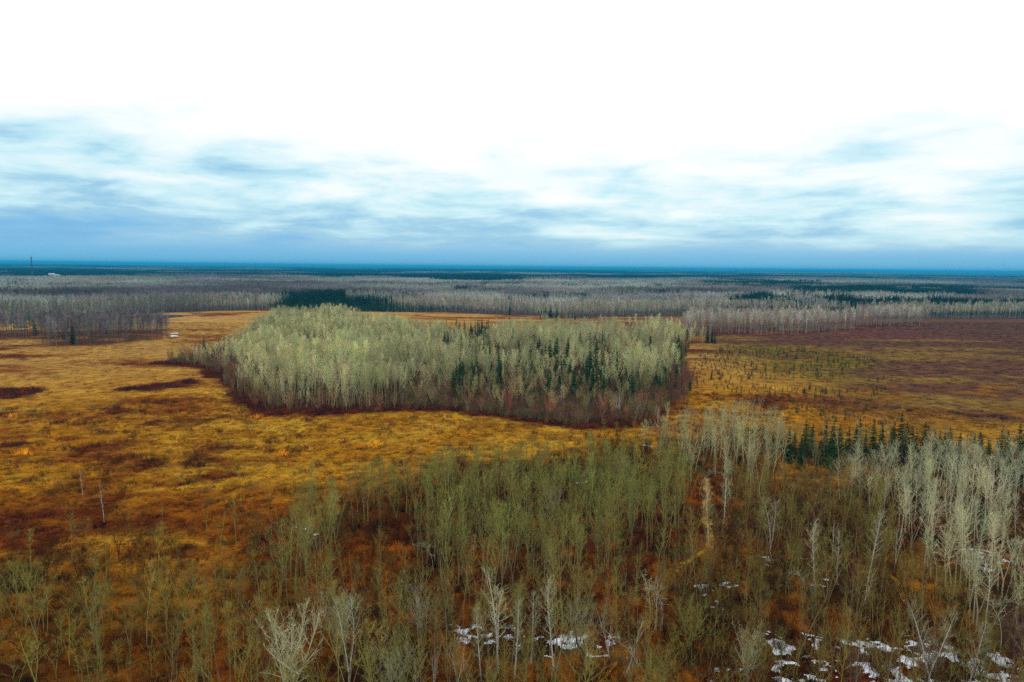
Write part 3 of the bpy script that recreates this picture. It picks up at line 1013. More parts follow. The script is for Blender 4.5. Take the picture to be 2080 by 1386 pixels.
LANDMARKS = {
    'ash': [('the long snow patch', 1100, 1305), ('the tallest white birch', 1012, 1360), ('the broad pale tree', 590, 1400), ('the bend of the footpath', 1440, 1105), ('the upper footpath', 1436, 1010),
            ('the lower footpath', 1300, 1290), ('the lone white birch', 1655, 1215), ('the widest snow patch', 1800, 1350), ('the small snow flecks', 1470, 1200), ('the orange meadow edge', 760, 1020), ('the thin grey snag', 212, 1062),
            ('the pale round crown', 1270, 985), ('the twisted pale crown', 1120, 1060), ('the rusty scrub corner', 120, 1280), ('the leaning speckled birch', 710, 1390), ('the densest olive trees', 850, 1110), ('the round pale bush', 1518, 1390), ('the red brush', 1760, 1200), ('the thinning thicket edge', 480, 1150), ('the open rusty scrub', 330, 1200)],
    'poplar': [('the upper footpath', 1436, 1000), ('the toppled white tree', 1645, 945), ('the spruce row', 1760, 940), ('the outermost tall spruces', 2065, 975), ('the snow under the poplars', 1980, 1140), ('the bowed pale poplar', 1950, 1090), ('the arched white sapling', 1900, 1195),
               ('the olive thicket', 1330, 930), ('the long arched tree', 2000, 1285), ('the orange bog edge', 1500, 885), ('the middle poplars', 1880, 1040), ('the near poplar corner', 2040, 1250)],
    'aspen': [('the island tip', 400, 738), ('the island notch', 498, 805), ('the island snow flecks', 865, 800), ('the leaning white dead trees', 1255, 848), ('the spruce flank', 1380, 795), ('the forked dead tree', 1140, 825), ('the island snag', 985, 820),
              ('the bright aspen front', 640, 836), ('the aspen front end', 800, 830), ('the brown island front', 1050, 845), ('the first pure aspens', 560, 832), ('the tallest pale aspens', 720, 832), ('the shrubby island corner', 1180, 858), ('the single white tree', 482, 790), ('the densest pale stems', 600, 820), ('the reddish crowns', 760, 800)],
    'spruce': [('the toppled white tree', 1645, 945), ('the far corner of the island', 1440, 697), ('the spruce flank', 1375, 780), ('the back meadow', 950, 688), ('the outermost tall spruces', 2065, 975), ('the middle of the spruce row', 1760, 940), ('the snow behind the spruce row', 1830, 935),
               ('the brown middle of the island', 1050, 790), ('the island snow flecks', 880, 780), ('the leaning white dead trees', 1240, 820), ('the pale crowns in the island', 1180, 740), ('the dark gaps in the island', 980, 740), ('the strip wood', 130, 692)],
    'young': [('the island flank', 1410, 780), ('the greenest part of the bog', 1620, 725), ('the spruce row', 1640, 870), ('the two corner spruces', 1440, 705), ('the plum-red heath', 1780, 750), ('the orange bog edge', 1420, 850), ('the middle of the bog', 1560, 790), ('the near bog', 1700, 830), ('the first bog hummocks', 1480, 830), ('the bog behind the poplars', 1540, 850), ('the greening flank', 1440, 740), ('the upper green patch', 1520, 712), ('the outer green patch', 1740, 735)],
}


def beside(kind, x, y):
    """which landmark a tree stands by, and on which side of it"""
    px, py = PX(np.array(x), np.array(y))
    best = min(LANDMARKS[kind], key=lambda q: (q[1] - px) ** 2 + (1.8 * (q[2] - py)) ** 2)
    dx, dy = float(px - best[1]), float(py - best[2]) * 1.8
    if abs(dx) > abs(dy):
        side = ('well ' if abs(dx) > 90 else 'just ') + ('left of' if dx < 0 else 'right of')
    else:
        side = ('far behind' if dy < -70 else 'behind') if dy < 0 else ('well in front of' if dy > 70 else 'in front of')
    return side + ' ' + best[0]


def third(v, a, b, words_):
    return words_[0] if v < a else words_[1] if v < b else words_[2]


OLIVE = np.array([0.26, 0.255, 0.062])
PALE = np.array([0.52, 0.505, 0.30])
ASPENC = np.array([0.50, 0.485, 0.235])
GREEN = np.array([0.020, 0.056, 0.012])

# --- bare ash thicket in front
pts = [scatter_pts(THICKET, 2.25), scatter_pts(SCRUB_L, 2.95), scatter_pts(MID_B, 3.0), scatter_pts(RIGHT_B, 3.1)]
zone = np.concatenate([np.full(len(p), i) for i, p in enumerate(pts)])
xy = np.vstack(pts)
gp_ = fbm(xy[:, 0], xy[:, 1], 11, 3, 23)
gp_ = np.where(edge_dist(TRAIL_LOW, xy[:, 0], xy[:, 1], False) < 1.0, 0, gp_) - .13 * sstep(-xy[:, 0], -5, 32) * (zone == 0)
k = (edge_dist(TRAIL, xy[:, 0], xy[:, 1], False) > 2.4) & ((zone != 0) | (gp_ > .43)) & ((zone != 1) | (gp_ > .40))
xy, zone = xy[k], zone[k]
hs = np.where(zone == 0, rng.normal(.86, .11, len(xy)) - .28 * sstep(xy[:, 1], 115, 165), np.where(zone == 1, rng.normal(.50, .15, len(xy)) + .16 * sstep(xy[:, 0], -62, -28), rng.normal(.68, .20, len(xy))))
hs = np.clip(hs, .3, 1.25)
tn = tints(len(xy), OLIVE, .20, .07)
tn[zone == 1] *= np.array([.98, .88, .82]); tn[zone == 3] *= np.array([.90, .72, .75]); tn[zone == 2] *= np.array([1.05, .93, 1.0])
view = in_view(xy, 8)
d = np.hypot(xy[:, 0], xy[:, 1]) / np.clip(hs, .4, 1.2) + np.where(view, 0, 1e6)
order = np.argsort(d)
ind, rest = order[:300], order[300:]
zl = ['in the dense thicket between the orange meadow and the snow', 'in the open rusty scrub below the orange meadow', 'near the long snow patch', 'among red-brown brush beyond the footpath']
for i in ind:
    sx = .45 + .55 * hs[i]
    v = int(rng.integers(len(ASH)))
    plant('ash_tree', ASH[v], xy[i, 0], xy[i, 1], sx * rng.uniform(.85, 1.1), hs[i], tn[i],
          '%s %s %s ash %s' % (third(hs[i], .6, .78, ('short', 'middling', 'tall')), ('single-stemmed', 'twin-stemmed', 'single-stemmed', 'three-stemmed', 'twin-stemmed', 'single-stemmed')[v % 6],
                                        third(tn[i].sum(), .45, .55, ('dark olive', 'olive', 'light olive')), beside('ash', xy[i, 0], xy[i, 1])), 'tree', 'bare olive ash trees', tilt=(rng.normal(0, .04), rng.normal(0, .04)), bark=tn[i] * .55 + np.array([.11, .10, .075]))
n = len(rest)
scatter('ash_thicket', C_ASH, xy[rest], np.stack([.5 + .5 * hs[rest], .5 + .5 * hs[rest], hs[rest]], -1), tn[rest], rng.integers(0, 8, n),
        'mass of leafless olive-grey ash trees along the meadow edge', 'thicket', sink=.08)

# --- pale poplars: beyond the footpath, and the dense stand at the right
pts = [away_from_trail(scatter_pts(POPLAR_B, 3.9), 2.0), scatter_pts(POPLAR_R, 3.2), scatter_pts(SPRUCE_ROW, 4.6)]
zone = np.concatenate([np.full(len(p), i) for i, p in enumerate(pts)]); xy = np.vstack(pts)
hs = np.clip(np.where(zone == 0, rng.normal(.80, .14, len(xy)), rng.normal(.74, .11, len(xy))), .5, 1.3)
tn = tints(len(xy), PALE, .17, .05); tn[zone == 0] *= np.array([.86, .86, .72]); tn[zone == 2] *= np.array([.66, .60, .46]); hs[zone == 2] *= .85
view = in_view(xy, 8)
order = np.argsort(np.hypot(xy[:, 0], xy[:, 1]) + np.where(view, 0, 1e6))
zl = ['beside the upper end of the footpath', 'in the dense grey-white stand beside the dark spruces']
nv = min(300, int(view.sum()))
for i in order[:nv]:
    v = int(rng.integers(len(POPLAR)))
    plant('poplar_tree', POPLAR[v], xy[i, 0], xy[i, 1], .5 + .5 * hs[i], hs[i], tn[i],
          '%s %s leafless %s poplar %s' % (third(hs[i], .7, .82, ('low', 'middling', 'tall')), ('slim', 'wide-crowned', 'forked', 'slim')[v % 4], third(tn[i].sum(), 1.1, 1.32, ('dull', 'pale', 'whitish')), beside('poplar', xy[i, 0], xy[i, 1])),
          'tree', 'pale leafless poplars', tilt=(rng.normal(0, .045), rng.normal(0, .045)))
rest = order[nv:]
if len(rest):
    C_POP = merged_set('poplar_lo', 5, poplar_fn, (M_BARK, M_TWIG))
    scatter('poplar_wood', C_POP, xy[rest], np.stack([hs[rest]] * 3, -1), tn[rest], rng.integers(0, 5, len(rest)), 'rest of the grey-white poplar stand running on past the spruces', 'wood', sink=.08)

# --- the wooded island: aspens, with birches and spruces mixed in towards the right
xy = scatter_pts(ISLAND, 2.7)
px, py = PX(xy[:, 0], xy[:, 1])
west = inside(ISLAND_W, xy[:, 0], xy[:, 1])
gap = fbm(xy[:, 0], xy[:, 1], 26, 3, 15)
keep = west & (gap > .30) | ~west & (gap > .38) & (rng.random(len(xy)) < .44)
frontm = (~west) & (py > 792)
ed0 = edge_dist(ISLAND, xy[:, 0], xy[:, 1]) + 9 * (fbm(xy[:, 0], xy[:, 1], 12, 2, 19) - .5)
keep &= (ed0 > 6) | (rng.random(len(xy)) < .45)
keep &= ed0 > 0
rid = np.abs(fbm(xy[:, 0], xy[:, 1], 42, 2, 77) - .5)
keep &= (rid > .014) | (rng.random(len(xy)) < .25)
keep &= ~frontm | (rng.random(len(xy)) < .62)
xy, west, gap, px, py, frontm, rid = xy[keep], west[keep], gap[keep], px[keep], py[keep], frontm[keep], rid[keep]
hs = np.clip(rng.normal(.79, .09, len(xy)) + (gap - .5) * .95, .38, 1.15)
hs *= .66 + .42 * sstep(rid, 0, .13)
ed = edge_dist(ISLAND, xy[:, 0], xy[:, 1])
hs *= np.where(ed < 6, rng.uniform(.5, 1.0, len(xy)), 1.0) * np.where(frontm, .80, 1.0)
tip = sstep(-(px), -520, -400) * (py > 700)
hs *= (1 - .45 * tip)
tn = tints(len(xy), ASPENC, .22, .06)
tn *= (1 + .9 * (fbm(xy[:, 0], xy[:, 1], 40, 3, 18) - .5))[:, None]
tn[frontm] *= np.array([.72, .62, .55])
rnd = ~west & (rng.random(len(xy)) < .55)
rnd |= west & (ed < 9) & (rng.random(len(xy)) < .35)
red = (rng.random(len(xy)) < .06) & ~west
tn[red] *= np.array([.6, .35, .35])
order = np.argsort(np.hypot(xy[:, 0], xy[:, 1]) + rng.uniform(0, 8, len(xy)))
nI = 300
for i in order[:nI]:
    v = int(rng.integers(len(ASPEN)))
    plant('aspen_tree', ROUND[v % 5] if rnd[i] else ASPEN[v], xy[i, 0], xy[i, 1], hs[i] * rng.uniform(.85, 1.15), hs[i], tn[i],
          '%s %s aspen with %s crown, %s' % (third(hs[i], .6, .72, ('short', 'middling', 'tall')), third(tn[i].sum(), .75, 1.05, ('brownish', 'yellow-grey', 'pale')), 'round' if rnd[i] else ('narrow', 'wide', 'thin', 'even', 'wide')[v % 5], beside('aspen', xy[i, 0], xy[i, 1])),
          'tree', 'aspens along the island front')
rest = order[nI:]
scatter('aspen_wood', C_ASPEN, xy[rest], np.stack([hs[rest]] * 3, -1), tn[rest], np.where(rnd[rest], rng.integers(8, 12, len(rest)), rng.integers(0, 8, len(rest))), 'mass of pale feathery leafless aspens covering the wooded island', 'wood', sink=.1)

# --- narrow stands on the meadow's far side
pts = [scatter_pts(STAND_R, 3.6), scatter_pts(STAND_R2, 3.6), scatter_pts(STAND_L, 3.4)]
zone = np.concatenate([np.full(len(p), i) for i, p in enumerate(pts)]); xy = np.vstack(pts)
hs = np.clip(rng.normal(1.0, .12, len(xy)), .6, 1.3) * np.where(zone == 2, .92, 1.0)
tn = tints(len(xy), np.array([.50, .47, .36]), .2, .08)
tn[zone == 2] = tints((zone == 2).sum(), np.array([.19, .165, .15]), .35, .12)
tops = rng.random(len(xy)) < .25
tn[tops & (zone < 2)] *= np.array([.75, .5, .5])
scatter('birch_stands', C_ASPEN, xy, np.stack([hs] * 3, -1), tn, rng.integers(0, 8, len(xy)), 'narrow belts of leafless grey-white birch across the meadow', 'wood', sink=.1)

# --- first ranks of the big forest
bx = np.arange(FRONT[0, 0], FRONT[-1, 0], 3.6)
rows = []
for k in range(16):
    x = bx + rng.uniform(-1.8, 1.8, len(bx))
    y = np.interp(x, FRONT[:, 0], FRONT[:, 1]) + k * 3.8 + rng.uniform(-2, 2, len(bx)) + (fbm(x, x * 0, 60, 3, 8) - .5) * 34
    rows.append(np.stack([x, y], -1))
xy = np.vstack(rows)
px, py = PX(xy[:, 0], xy[:, 1])
keep = (px > -250) & (px < 2330)
xy, px = xy[keep], px[keep]
pxn = px + 60 * (fbm(xy[:, 0], xy[:, 1], 18, 2, 81) - .5)
con = ((pxn > 558) & (rng.random(len(px)) < 1.25 - sstep(px, 690, 930)) & (px < 935)) | ((px > 1480) & (px < 1740) & (rng.random(len(px)) < .35)) | (rng.random(len(px)) < .012)
hs = np.clip(rng.normal(.86, .15, len(xy)) + .5 * (fbm(xy[:, 0], xy[:, 1], 30, 2, 83) - .5), .4, 1.25)
tn = tints(len(xy), np.array([.40, .375, .27]), .28, .10)
lf = sstep(-px, -560, -300)
tn *= (1 - .42 * lf)[:, None]
b = ~con
scatter('forest_edge', C_ASPEN, xy[b], np.stack([hs[b]] * 3, -1), tn[b], rng.integers(0, 8, b.sum()), 'leafless front ranks of the great forest beyond the meadows', 'forest', sink=.1)
SPRUCE_REST = [(xy[con], hs[con] * rng.uniform(.5, 1.0, con.sum()))]

# --- the great forest to the horizon
fx, fs, fi, ft = [], [], [], []


def forest_block(size, r0, r1, kb, kc):
    n = int(r1 * 1.05 / size)
    xs = np.arange(-n, n + 1) * size
    ys = np.arange(int(r0 * .7 / size), int(r1 / size) + 1) * size
    x, y = np.meshgrid(xs, ys)
    x = x + rng.uniform(-.2, .2, x.shape) * size; y = y + rng.uniform(-.2, .2, y.shape) * size
    x, y = x.ravel(), y.ravel()
    r = np.hypot(x, y)
    k = (r >= r0) & (r < r1) & (np.abs(np.arctan2(x, y)) < math.radians(46))
    x, y = x[k], y[k]
    k = forest_t(x, y) > (size * .6 + 38)
    x, y = x[k], y[k]
    px, py = PX(x, y)
    nz = fbm(x * .5, y, 420 if size < 50 else 800 if size < 200 else 2600, 4, 33) + .13 * sstep(y, 1750, 2700)
    con = nz > .575

    def box(x0, x1, y0, y1, p=1.0):
        return (px > x0) & (px < x1) & (py > y0) & (py < y1) & (rng.random(len(px)) < p)
    con &= ~(box(0, 1500, 572, 660, .72))
    con |= box(560, 700, 608, 640, .95) | box(700, 880, 612, 640, .65) | box(1600, 1990, 588, 614, .9) | box(1480, 1740, 615, 645, .8) | box(870, 1080, 566, 578) | box(620, 720, 564, 572) | box(0, 200, 556, 569, .8) | box(1420, 1700, 575, 592, .5) | box(1040, 1400, 606, 622, .15) | box(930, 1010, 594, 602, .6)
    kk = np.where(con, rng.choice(FAR_IDX[kc], len(x)), rng.choice(FAR_IDX[kb], len(x)))
    hv = fbm(x * .6, y, 170 if size < 50 else 420 if size < 200 else 1700, 3, 44)
    t = np.where(con[:, None], np.array([.014, .038, .018])[None], np.array([.34, .345, .285])[None] * (0.02 + 2.0 * hv)[:, None])
    t = t * np.exp(rng.normal(0, .07, (len(x), 3)))
    pur = (hv < .44) & ~con
    t[pur] *= np.array([.84, .72, .78])
    dk = sstep(y, 1700, 3600)[:, None]
    t = t * (1 - .35 * dk)
    s = np.column_stack([np.full(len(x), 1.15), np.full(len(x), 1.15), rng.uniform(.9, 1.1, len(x)) * (.55 + .9 * fbm(x, y, 110, 3, 48))])
    fx.append(np.stack([x, y], -1)); fs.append(s); fi.append(kk); ft.append(t)


forest_block(32, 650, 1900, 'b1', 'c1')
forest_block(100, 1900, 6000, 'b2', 'c2')
forest_block(420, 6000, 30000, 'b3', 'c3')
scatter('forest', C_FAR, np.vstack(fx), np.vstack(fs), np.vstack(ft), np.concatenate(fi), 'great bare and evergreen forest stretching to the horizon', 'forest', sink=.3)

# --- spruces
sp_list = []        # (x, y, scale, label, group)
for (x, y, s) in ((1568, 932, .62), (1588, 926, .7), (1612, 930, .62), (1634, 936, .95), (1648, 928, .8), (1674, 938, .95), (1690, 930, .85), (1702, 942, .9), (1722, 934, .8), (1742, 938, 1.05), (1756, 930, .7),
                  (1770, 946, 1.05), (1788, 938, .9), (1806, 946, .85), (1826, 940, 1.15), (1838, 936, .9), (1858, 944, .75), (1884, 942, .7), (1905, 940, .75), (1916, 936, .65), (1716, 950, .8), (1784, 954, .8),
                  (1600, 940, .8), (1625, 948, .7), (1735, 948, .95), (1812, 934, .9), (1848, 950, .95), (1875, 936, .9), (1895, 950, .8), (1925, 945, .85), (1960, 945, .7), (1975, 952, .8), (1990, 935, .6), (2008, 940, .55), (2020, 962, .8), (1985, 965, .95), (1945, 962, .9), (1915, 958, .8), (2040, 975, 1.05), (2002, 972, .85), (2030, 956, .95), (2048, 950, .7), (2064, 968, 1.15), (2076, 985, 1.2), (2052, 972, .7), (1850, 960, .8), (1684, 952, .7), (1662, 950, .6), (1938, 952, .6)):
    sp_list.append((*G(x, y), s, 'dark green spruce in the ragged row between poplars and bog', 'spruces in the row before the bog'))
for (x, y, s) in ((1395, 706, 1.15), (1437, 697, .95), (1446, 696, .95), (1452, 698, .8)):
    sp_list.append((*G(x, y), s, 'dark spruce standing where island and bog meet', 'spruces by the far corner of the island'))
for (x, y, s) in ((148, 700, 1.35), (131, 690, 1.1), (72, 682, 1.1), (535, 668, .9), (545, 672, .8), (528, 670, .6), (415, 720, .9)):
    sp_list.append((*G(x, y), s, ['tall dark spruce rising from the purple-grey strip wood', 'dark spruce at the tip of the pale aspens'][x > 300], 'lone spruces among the bare woods'))
for i in range(85):
    x = 1330 + 85 * rng.beta(1.6, 2.6); y = rng.uniform(705, 815)
    if x < 1345 and y < 760: continue
    sp_list.append((*G(x, y), rng.uniform(.55, 1.05) * (1.0 if x < 1385 else .55), 'dark spruce on the boggy flank of the wooded island', 'spruces on the island flank'))
for i in range(38):
    x = rng.uniform(885, 1000) ; y = rng.uniform(680, 698)
    sp_list.append((*G(x, y), rng.uniform(.8, 1.15), 'dark spruce in the clump at the back of the island', 'spruces at the back of the island'))
for i in range(190):
    x = rng.uniform(900, 1330); y = rng.uniform(715, 822)
    if fbm(np.array(x), np.array(y * 2.), 60, 2, 5) < .42: continue
    sp_list.append((*G(x, y), rng.uniform(.7, 1.15) * (1.2 if y < 772 else 1.0), 'dark spruce half hidden among the island aspens', 'spruces inside the island wood'))
for (x, y, s) in ((805, 672, .7), (812, 674, .8), (820, 673, .7), (752, 655, .6), (765, 656, .6), (1035, 660, .7), (830, 760, .9), (865, 738, .8), (1108, 648, 1.1), (1118, 648, 1.2), (1100, 649, .9), (1131, 650, 1.15), (1168, 650, .8), (1035, 640, 1.0)):
    sp_list.append((*G(x, y), s, 'single dark spruce near the meadow behind the island', 'spruces near the back meadow'))
for (x, y, s, lb, gp) in sp_list:
    g = rng.uniform(.75, 1.4)
    wd = rng.uniform(.75, 1.1)
    plant('spruce_tree', SPRUCE[rng.integers(len(SPRUCE))], x, y, s * wd, s, GREEN * g,
          '%s %s %s spruce %s' % (third(s, .75, .95, ('small', 'middling', 'tall')), third(wd, .87, .98, ('slim', 'pointed', 'broad')), third(g, .97, 1.18, ('blackish', 'dark', 'deep green')), beside('spruce', x, y)), 'tree', 'dark spruces')
xyr = np.vstack([a for a, _ in SPRUCE_REST]); hr = np.concatenate([h for _, h in SPRUCE_REST])
scatter('spruce_wood', C_SPRUCE, xyr, np.stack([hr] * 3, -1), tints(len(xyr), np.array([.018, .055, .016]), .40, .12), rng.integers(0, 5, len(xyr)), 'dark evergreen block at the front of the great forest', 'wood', sink=.1)

# --- young spruces on the bog
xy = scatter_pts(BOG_TREES, 3.6)
dn = fbm(xy[:, 0], xy[:, 1], 30, 3, 61) + .12 * sstep(-sdf(BOG_GREEN, xy[:, 0], xy[:, 1]), -10, 10)
xy = xy[dn > .49]
hs = np.exp(rng.normal(-.62, .38, len(xy)))
order = np.argsort(np.hypot(xy[:, 0], xy[:, 1]) / hs)
YG = np.array([.085, .078, .014])
for i in order[:250]:
    yt = rng.uniform(.5, 1.3)
    plant('young_spruce', YOUNG[rng.integers(len(YOUNG))], xy[i, 0], xy[i, 1], hs[i], hs[i], YG * yt, '%s stunted %s spruce %s' % (third(hs[i], .62, .9, ('tiny', 'low', 'taller')), third(yt, .75, 1.05, ('blackish', 'olive', 'yellowish')), beside('young', xy[i, 0], xy[i, 1])), 'tree', 'stunted young spruces on the bog')
r_ = order[250:]
if len(r_):
    scatter('young_spruces', C_YOUNG, xy[r_], np.stack([hs[r_]] * 3, -1), tints(len(r_), YG * 1.3, .3, .1), rng.integers(0, 4, len(r_)), 'haze of tiny far spruces greening the bog', 'saplings')

# --- trees that stand out singly
singles = [
    ('birch_tree', BIRCH, 1012, 1372, 1.0, 'tallest white birch standing in front of the long snow patch', PALE, 0),
    ('birch_tree', BIRCH, 1124, 1362, .92, 'white birch with open crown at the middle of the long snow patch', PALE * .95, 0),
    ('birch_tree', BIRCH, 978, 1384, .72, 'thin birch just beside the tallest birch', PALE * .8, 0),
    ('birch_tree', BIRCH, 1045, 1378, .8, 'slender birch between the two tall birches by the snow', PALE * .8, 0),
    ('birch_tree', BIRCH, 1078, 1350, .75, 'small birch behind the pair of tall birches', PALE * .75, 0),
    ('birch_tree', BIRCH, 1655, 1222, .95, 'lone white birch in the open below the footpath bend', PALE, 0),
    ('birch_tree', BIRCH, 1565, 1135, .9, 'thin white birch beside the small snow strip', PALE * .8, 0),
    ('birch_tree', BIRCH, 1700, 1190, .72, 'small birch just beyond the lone white birch', PALE * .7, 0),
    ('birch_tree', BIRCH, 1762, 1195, .95, 'leaning birch before the red brush', PALE * .8, .14),
    ('birch_tree', BIRCH, 1440, 1108, 1.0, 'white birch at the bend of the footpath', PALE * .85, .03),
    ('birch_tree', BIRCH, 1470, 1060, 1.05, 'tall birch just past the footpath', PALE * .8, 0),
    ('birch_tree', BIRCH, 710, 1395, .9, 'leaning birch with speckled white trunk', PALE * .8, -.1),
    ('birch_tree', BIRCH, 1885, 1420, .9, 'forked white birch over the widest snow patch', PALE * .7, .05),
    ('birch_tree', BIRCH, 1958, 1430, .8, 'crooked birch over the widest snow patch', PALE * .7, .12),
    ('maple_tree', BROAD, 590, 1440, 1.15, 'broad pale-crowned tree alone in the dark brush', PALE * 1.05, 0),
    ('maple_tree', BROAD, 690, 1330, .9, 'round pale tree behind the leaning birch', PALE * .8, 0),
    ('maple_tree', BROAD, 855, 1310, .8, 'round grey tree at the near tip of the long snow patch', PALE * .7, 0),
    ('maple_tree', BROAD, 1185, 1362, .95, 'dark-trunked spreading tree in the long snow patch', np.array([.30, .29, .17]), 0),
    ('maple_tree', BROAD, 1518, 1402, .78, 'dense round pale bush-like tree beside the wide snow', PALE * 1.0, 0),
    ('maple_tree', BROAD, 800, 1440, .85, 'pale bushy treetop next to the dead saplings', PALE * .75, 0),
    ('maple_tree', BROAD, 1880, 1400, .75, 'reddish spreading tree over the wide snow', np.array([.24, .15, .12]), 0),
    ('maple_tree', BROAD, 2060, 1370, .85, 'red-brown bushy tree at the far end of the wide snow', np.array([.22, .11, .10]), 0),
    ('maple_tree', BROAD, 1730, 1420, .6, 'small reddish tree among the wide snow patches', np.array([.20, .11, .08]), 0),
    ('maple_tree', BROAD, 1270, 985, .7, 'pale round crown standing out of the olive thicket', PALE * .85, 0),
    ('maple_tree', BROAD, 1120, 1060, .75, 'twisted pale crown in the middle of the olive thicket', PALE * .75, 0),
    ('maple_tree', BROAD, 1400, 1330, .75, 'olive bushy tree beside the lower footpath', OLIVE * 1.1, 0),
    ('maple_tree', BROAD, 1330, 1440, .8, 'olive treetop where the footpath leaves the picture', OLIVE * 1.2, 0),
    ('aspen_sapling', BIRCH, 482, 790, .75, 'single white tree standing off the island tip', PALE * .9, 0),
]
for (nm, st, x, y, s, lb, tc_, lean) in singles:
    p = G(x, y)
    plant(nm, st[rng.integers(len(st))], p[0], p[1], s, s, tc_ * rng.uniform(.92, 1.05), lb, 'tree', None, tilt=(rng.normal(0, .02), lean),
          bark=(np.array([.07, .06, .045]) if 'dark-trunked' in lb else tc_ * .9))
for (x, y, s, ln, lb) in ((935, 1400, .75, 0, 'bare white dead sapling in front of the red brush'), (878, 1405, .7, .1, 'forked white dead sapling beside the bushy treetop'), (845, 1412, .6, -.1, 'short dead sapling at the edge of the red brush'),
                      (1268, 1378, 1.0, .1, 'white dead tree leaning at the snowy end'), (1240, 1340, .85, -.25, 'slanting dead stem across the long snow patch'), (1330, 1290, .95, .12, 'dead white tree above the snow beside the footpath'),
                      (1655, 948, .62, .2, 'white broken dead tree in front of the spruces'), (1640, 940, .6, -.5, 'white dead tree toppling in front of the spruces'), (1815, 1160, .85, .05, 'white dead tree with side stubs by the poplars'),
                      (1245, 848, 1.0, .25, 'leaning white dead tree at the island front'), (1262, 846, .9, -.3, 'slanting white dead stem at the island front'), (1225, 838, 1.05, -.2, 'tall white dead tree near the island corner'), (1140, 825, 1.1, .06, 'forked white dead tree inside the island front'),
                      (1285, 850, .8, .4, 'crooked dead birch at the island corner'), (1120, 842, .9, 0, 'straight white dead stem at the island edge'), (985, 820, .9, .12, 'white dead snag in the brown island front'),
                      (168, 1002, .7, 0, 'lone dead snag standing in the orange meadow'), (212, 1062, .95, 0, 'thin grey snag between meadow and rusty scrub'), (63, 870, .4, 0, 'short white snag far out in the orange meadow'), (1750, 1240, .7, .3, 'dead pole leaning in the red brush'),
                      (1690, 1150, .9, .05, 'bare dead tree in the red brush by the small snow'), (2010, 1290, .9, .3, 'dead stem leaning below the grey-white stand')):
    p = G(x, y)
    plant('dead_tree', DEAD[(2 + 4 * int(rng.integers(2))) if 'snag' in lb else rng.integers(len(DEAD))], p[0], p[1], s * (.6 if 'snag' in lb else 1), s, (.5, .5, .4), lb, 'tree', None, rotz=rng.uniform(-.6, .6), tilt=(0, ln))
for (x, y, s, az_, lb) in ((1318, 1290, .95, 2.4, 'arched pale tree bowing over the brush beside the footpath'), (1345, 1285, 1.0, 2.9, 'second arched tree bowing beside the footpath'), (1640, 1245, .85, 2.5, 'bent pale tree with drooping top near the lone birch'),
                      (1900, 1195, .8, 2.8, 'arched white sapling over the dark hollow'), (1960, 1200, .95, 2.5, 'bowed pale tree under the grey-white stand'), (2000, 1290, 1.0, 2.7, 'long arched tree before the widest snow patch'),
                      (2030, 1330, 1.0, 2.9, 'drooping arched tree over the wide snow'), (880, 1160, .7, .3, 'small arched tree in the olive thicket'), (960, 1150, .6, 2.8, 'thin bowed sapling in the olive thicket'), (1300, 1400, .8, .2, 'arched pale sapling by the lower footpath'),
                      (1950, 1090, .9, .3, 'bowed pale poplar in the grey-white stand'), (1420, 1010, .9, 2.7, 'bent pale stem leaning to the footpath')):
    p = G(x, y)
    plant('bent_tree', ARCH[rng.integers(len(ARCH))], p[0], p[1], s, s, PALE * rng.uniform(.8, 1.0), lb, 'tree', None, rotz=az_)
for (x, y, s) in ((490, 1030, .62), (512, 1024, .5), (632, 986, .6), (594, 1020, .5), (622, 1026, .45), (820, 960, .7), (640, 992, .55), (420, 1085, .5), (545, 1050, .6), (330, 1075, .35), (262, 1082, .3)):
    p = G(x, y)
    plant('ash_tree', ASH[rng.integers(len(ASH))], p[0], p[1], s * .8, s, OLIVE * 1.2, 'thin bare tree out on the meadow, %s' % beside('ash', p[0], p[1]), 'tree', 'scattered trees on the meadow edge')

# --- saplings and tall brush filling the near woods
sap_fn = lambda i: bare_tree(2500 + i * 7, H=4.2, base=.12, crown=1.25, r0=.045, leaders=[3, 4, 2, 5, 3][i % 5], nb=26, nt=7, sub=1, ang=(20, 60), up=.06, twig=.55, tr=.010, sides=3, shape='round')
C_SAP = merged_set('sapling', 6, sap_fn, (M_BARK, M_TWIG))
pts = [scatter_pts(THICKET, 3.0), scatter_pts(SCRUB_L, 4.6), scatter_pts(MID_B, 2.5), scatter_pts(RIGHT_B, 2.5), scatter_pts(POPLAR_B, 3.0), scatter_pts(POPLAR_R, 3.0), scatter_pts(SPRUCE_ROW, 2.6)]
zone = np.concatenate([np.full(len(p), i) for i, p in enumerate(pts)]); xy = np.vstack(pts)
k = (edge_dist(TRAIL, xy[:, 0], xy[:, 1], False) > 2.6) & (fbm(xy[:, 0], xy[:, 1], 9, 2, 29) > .40)
xy, zone = xy[k], zone[k]
ie = scatter_pts(np.array([ISLAND.min(0) - 12, [ISLAND[:, 0].max() + 12, ISLAND[:, 1].min() - 12], ISLAND.max(0) + 12, [ISLAND[:, 0].min() - 12, ISLAND[:, 1].max() + 12]]), 2.6)
ie = ie[(ie[:, 1] < 420)]
ies = sdf(ISLAND, ie[:, 0], ie[:, 1]) + 7 * (fbm(ie[:, 0], ie[:, 1], 10, 2, 39) - .5)
ie = ie[(ies > -7) & (ies < 3.5)]
zone = np.concatenate([zone, np.full(len(ie), 9)]); xy = np.vstack([xy, ie])
hs = np.clip(np.exp(rng.normal(-.15, .35, len(xy))), .35, 1.7)
tn = tints(len(xy), np.array([.095, .055, .012]), .42, .16)
tn[zone == 9] = tints(len(ie), np.array([.20, .145, .062]), .38, .14); hs[zone == 9] *= 1.15
rd = fbm(xy[:, 0], xy[:, 1], 16, 2, 37) > .56
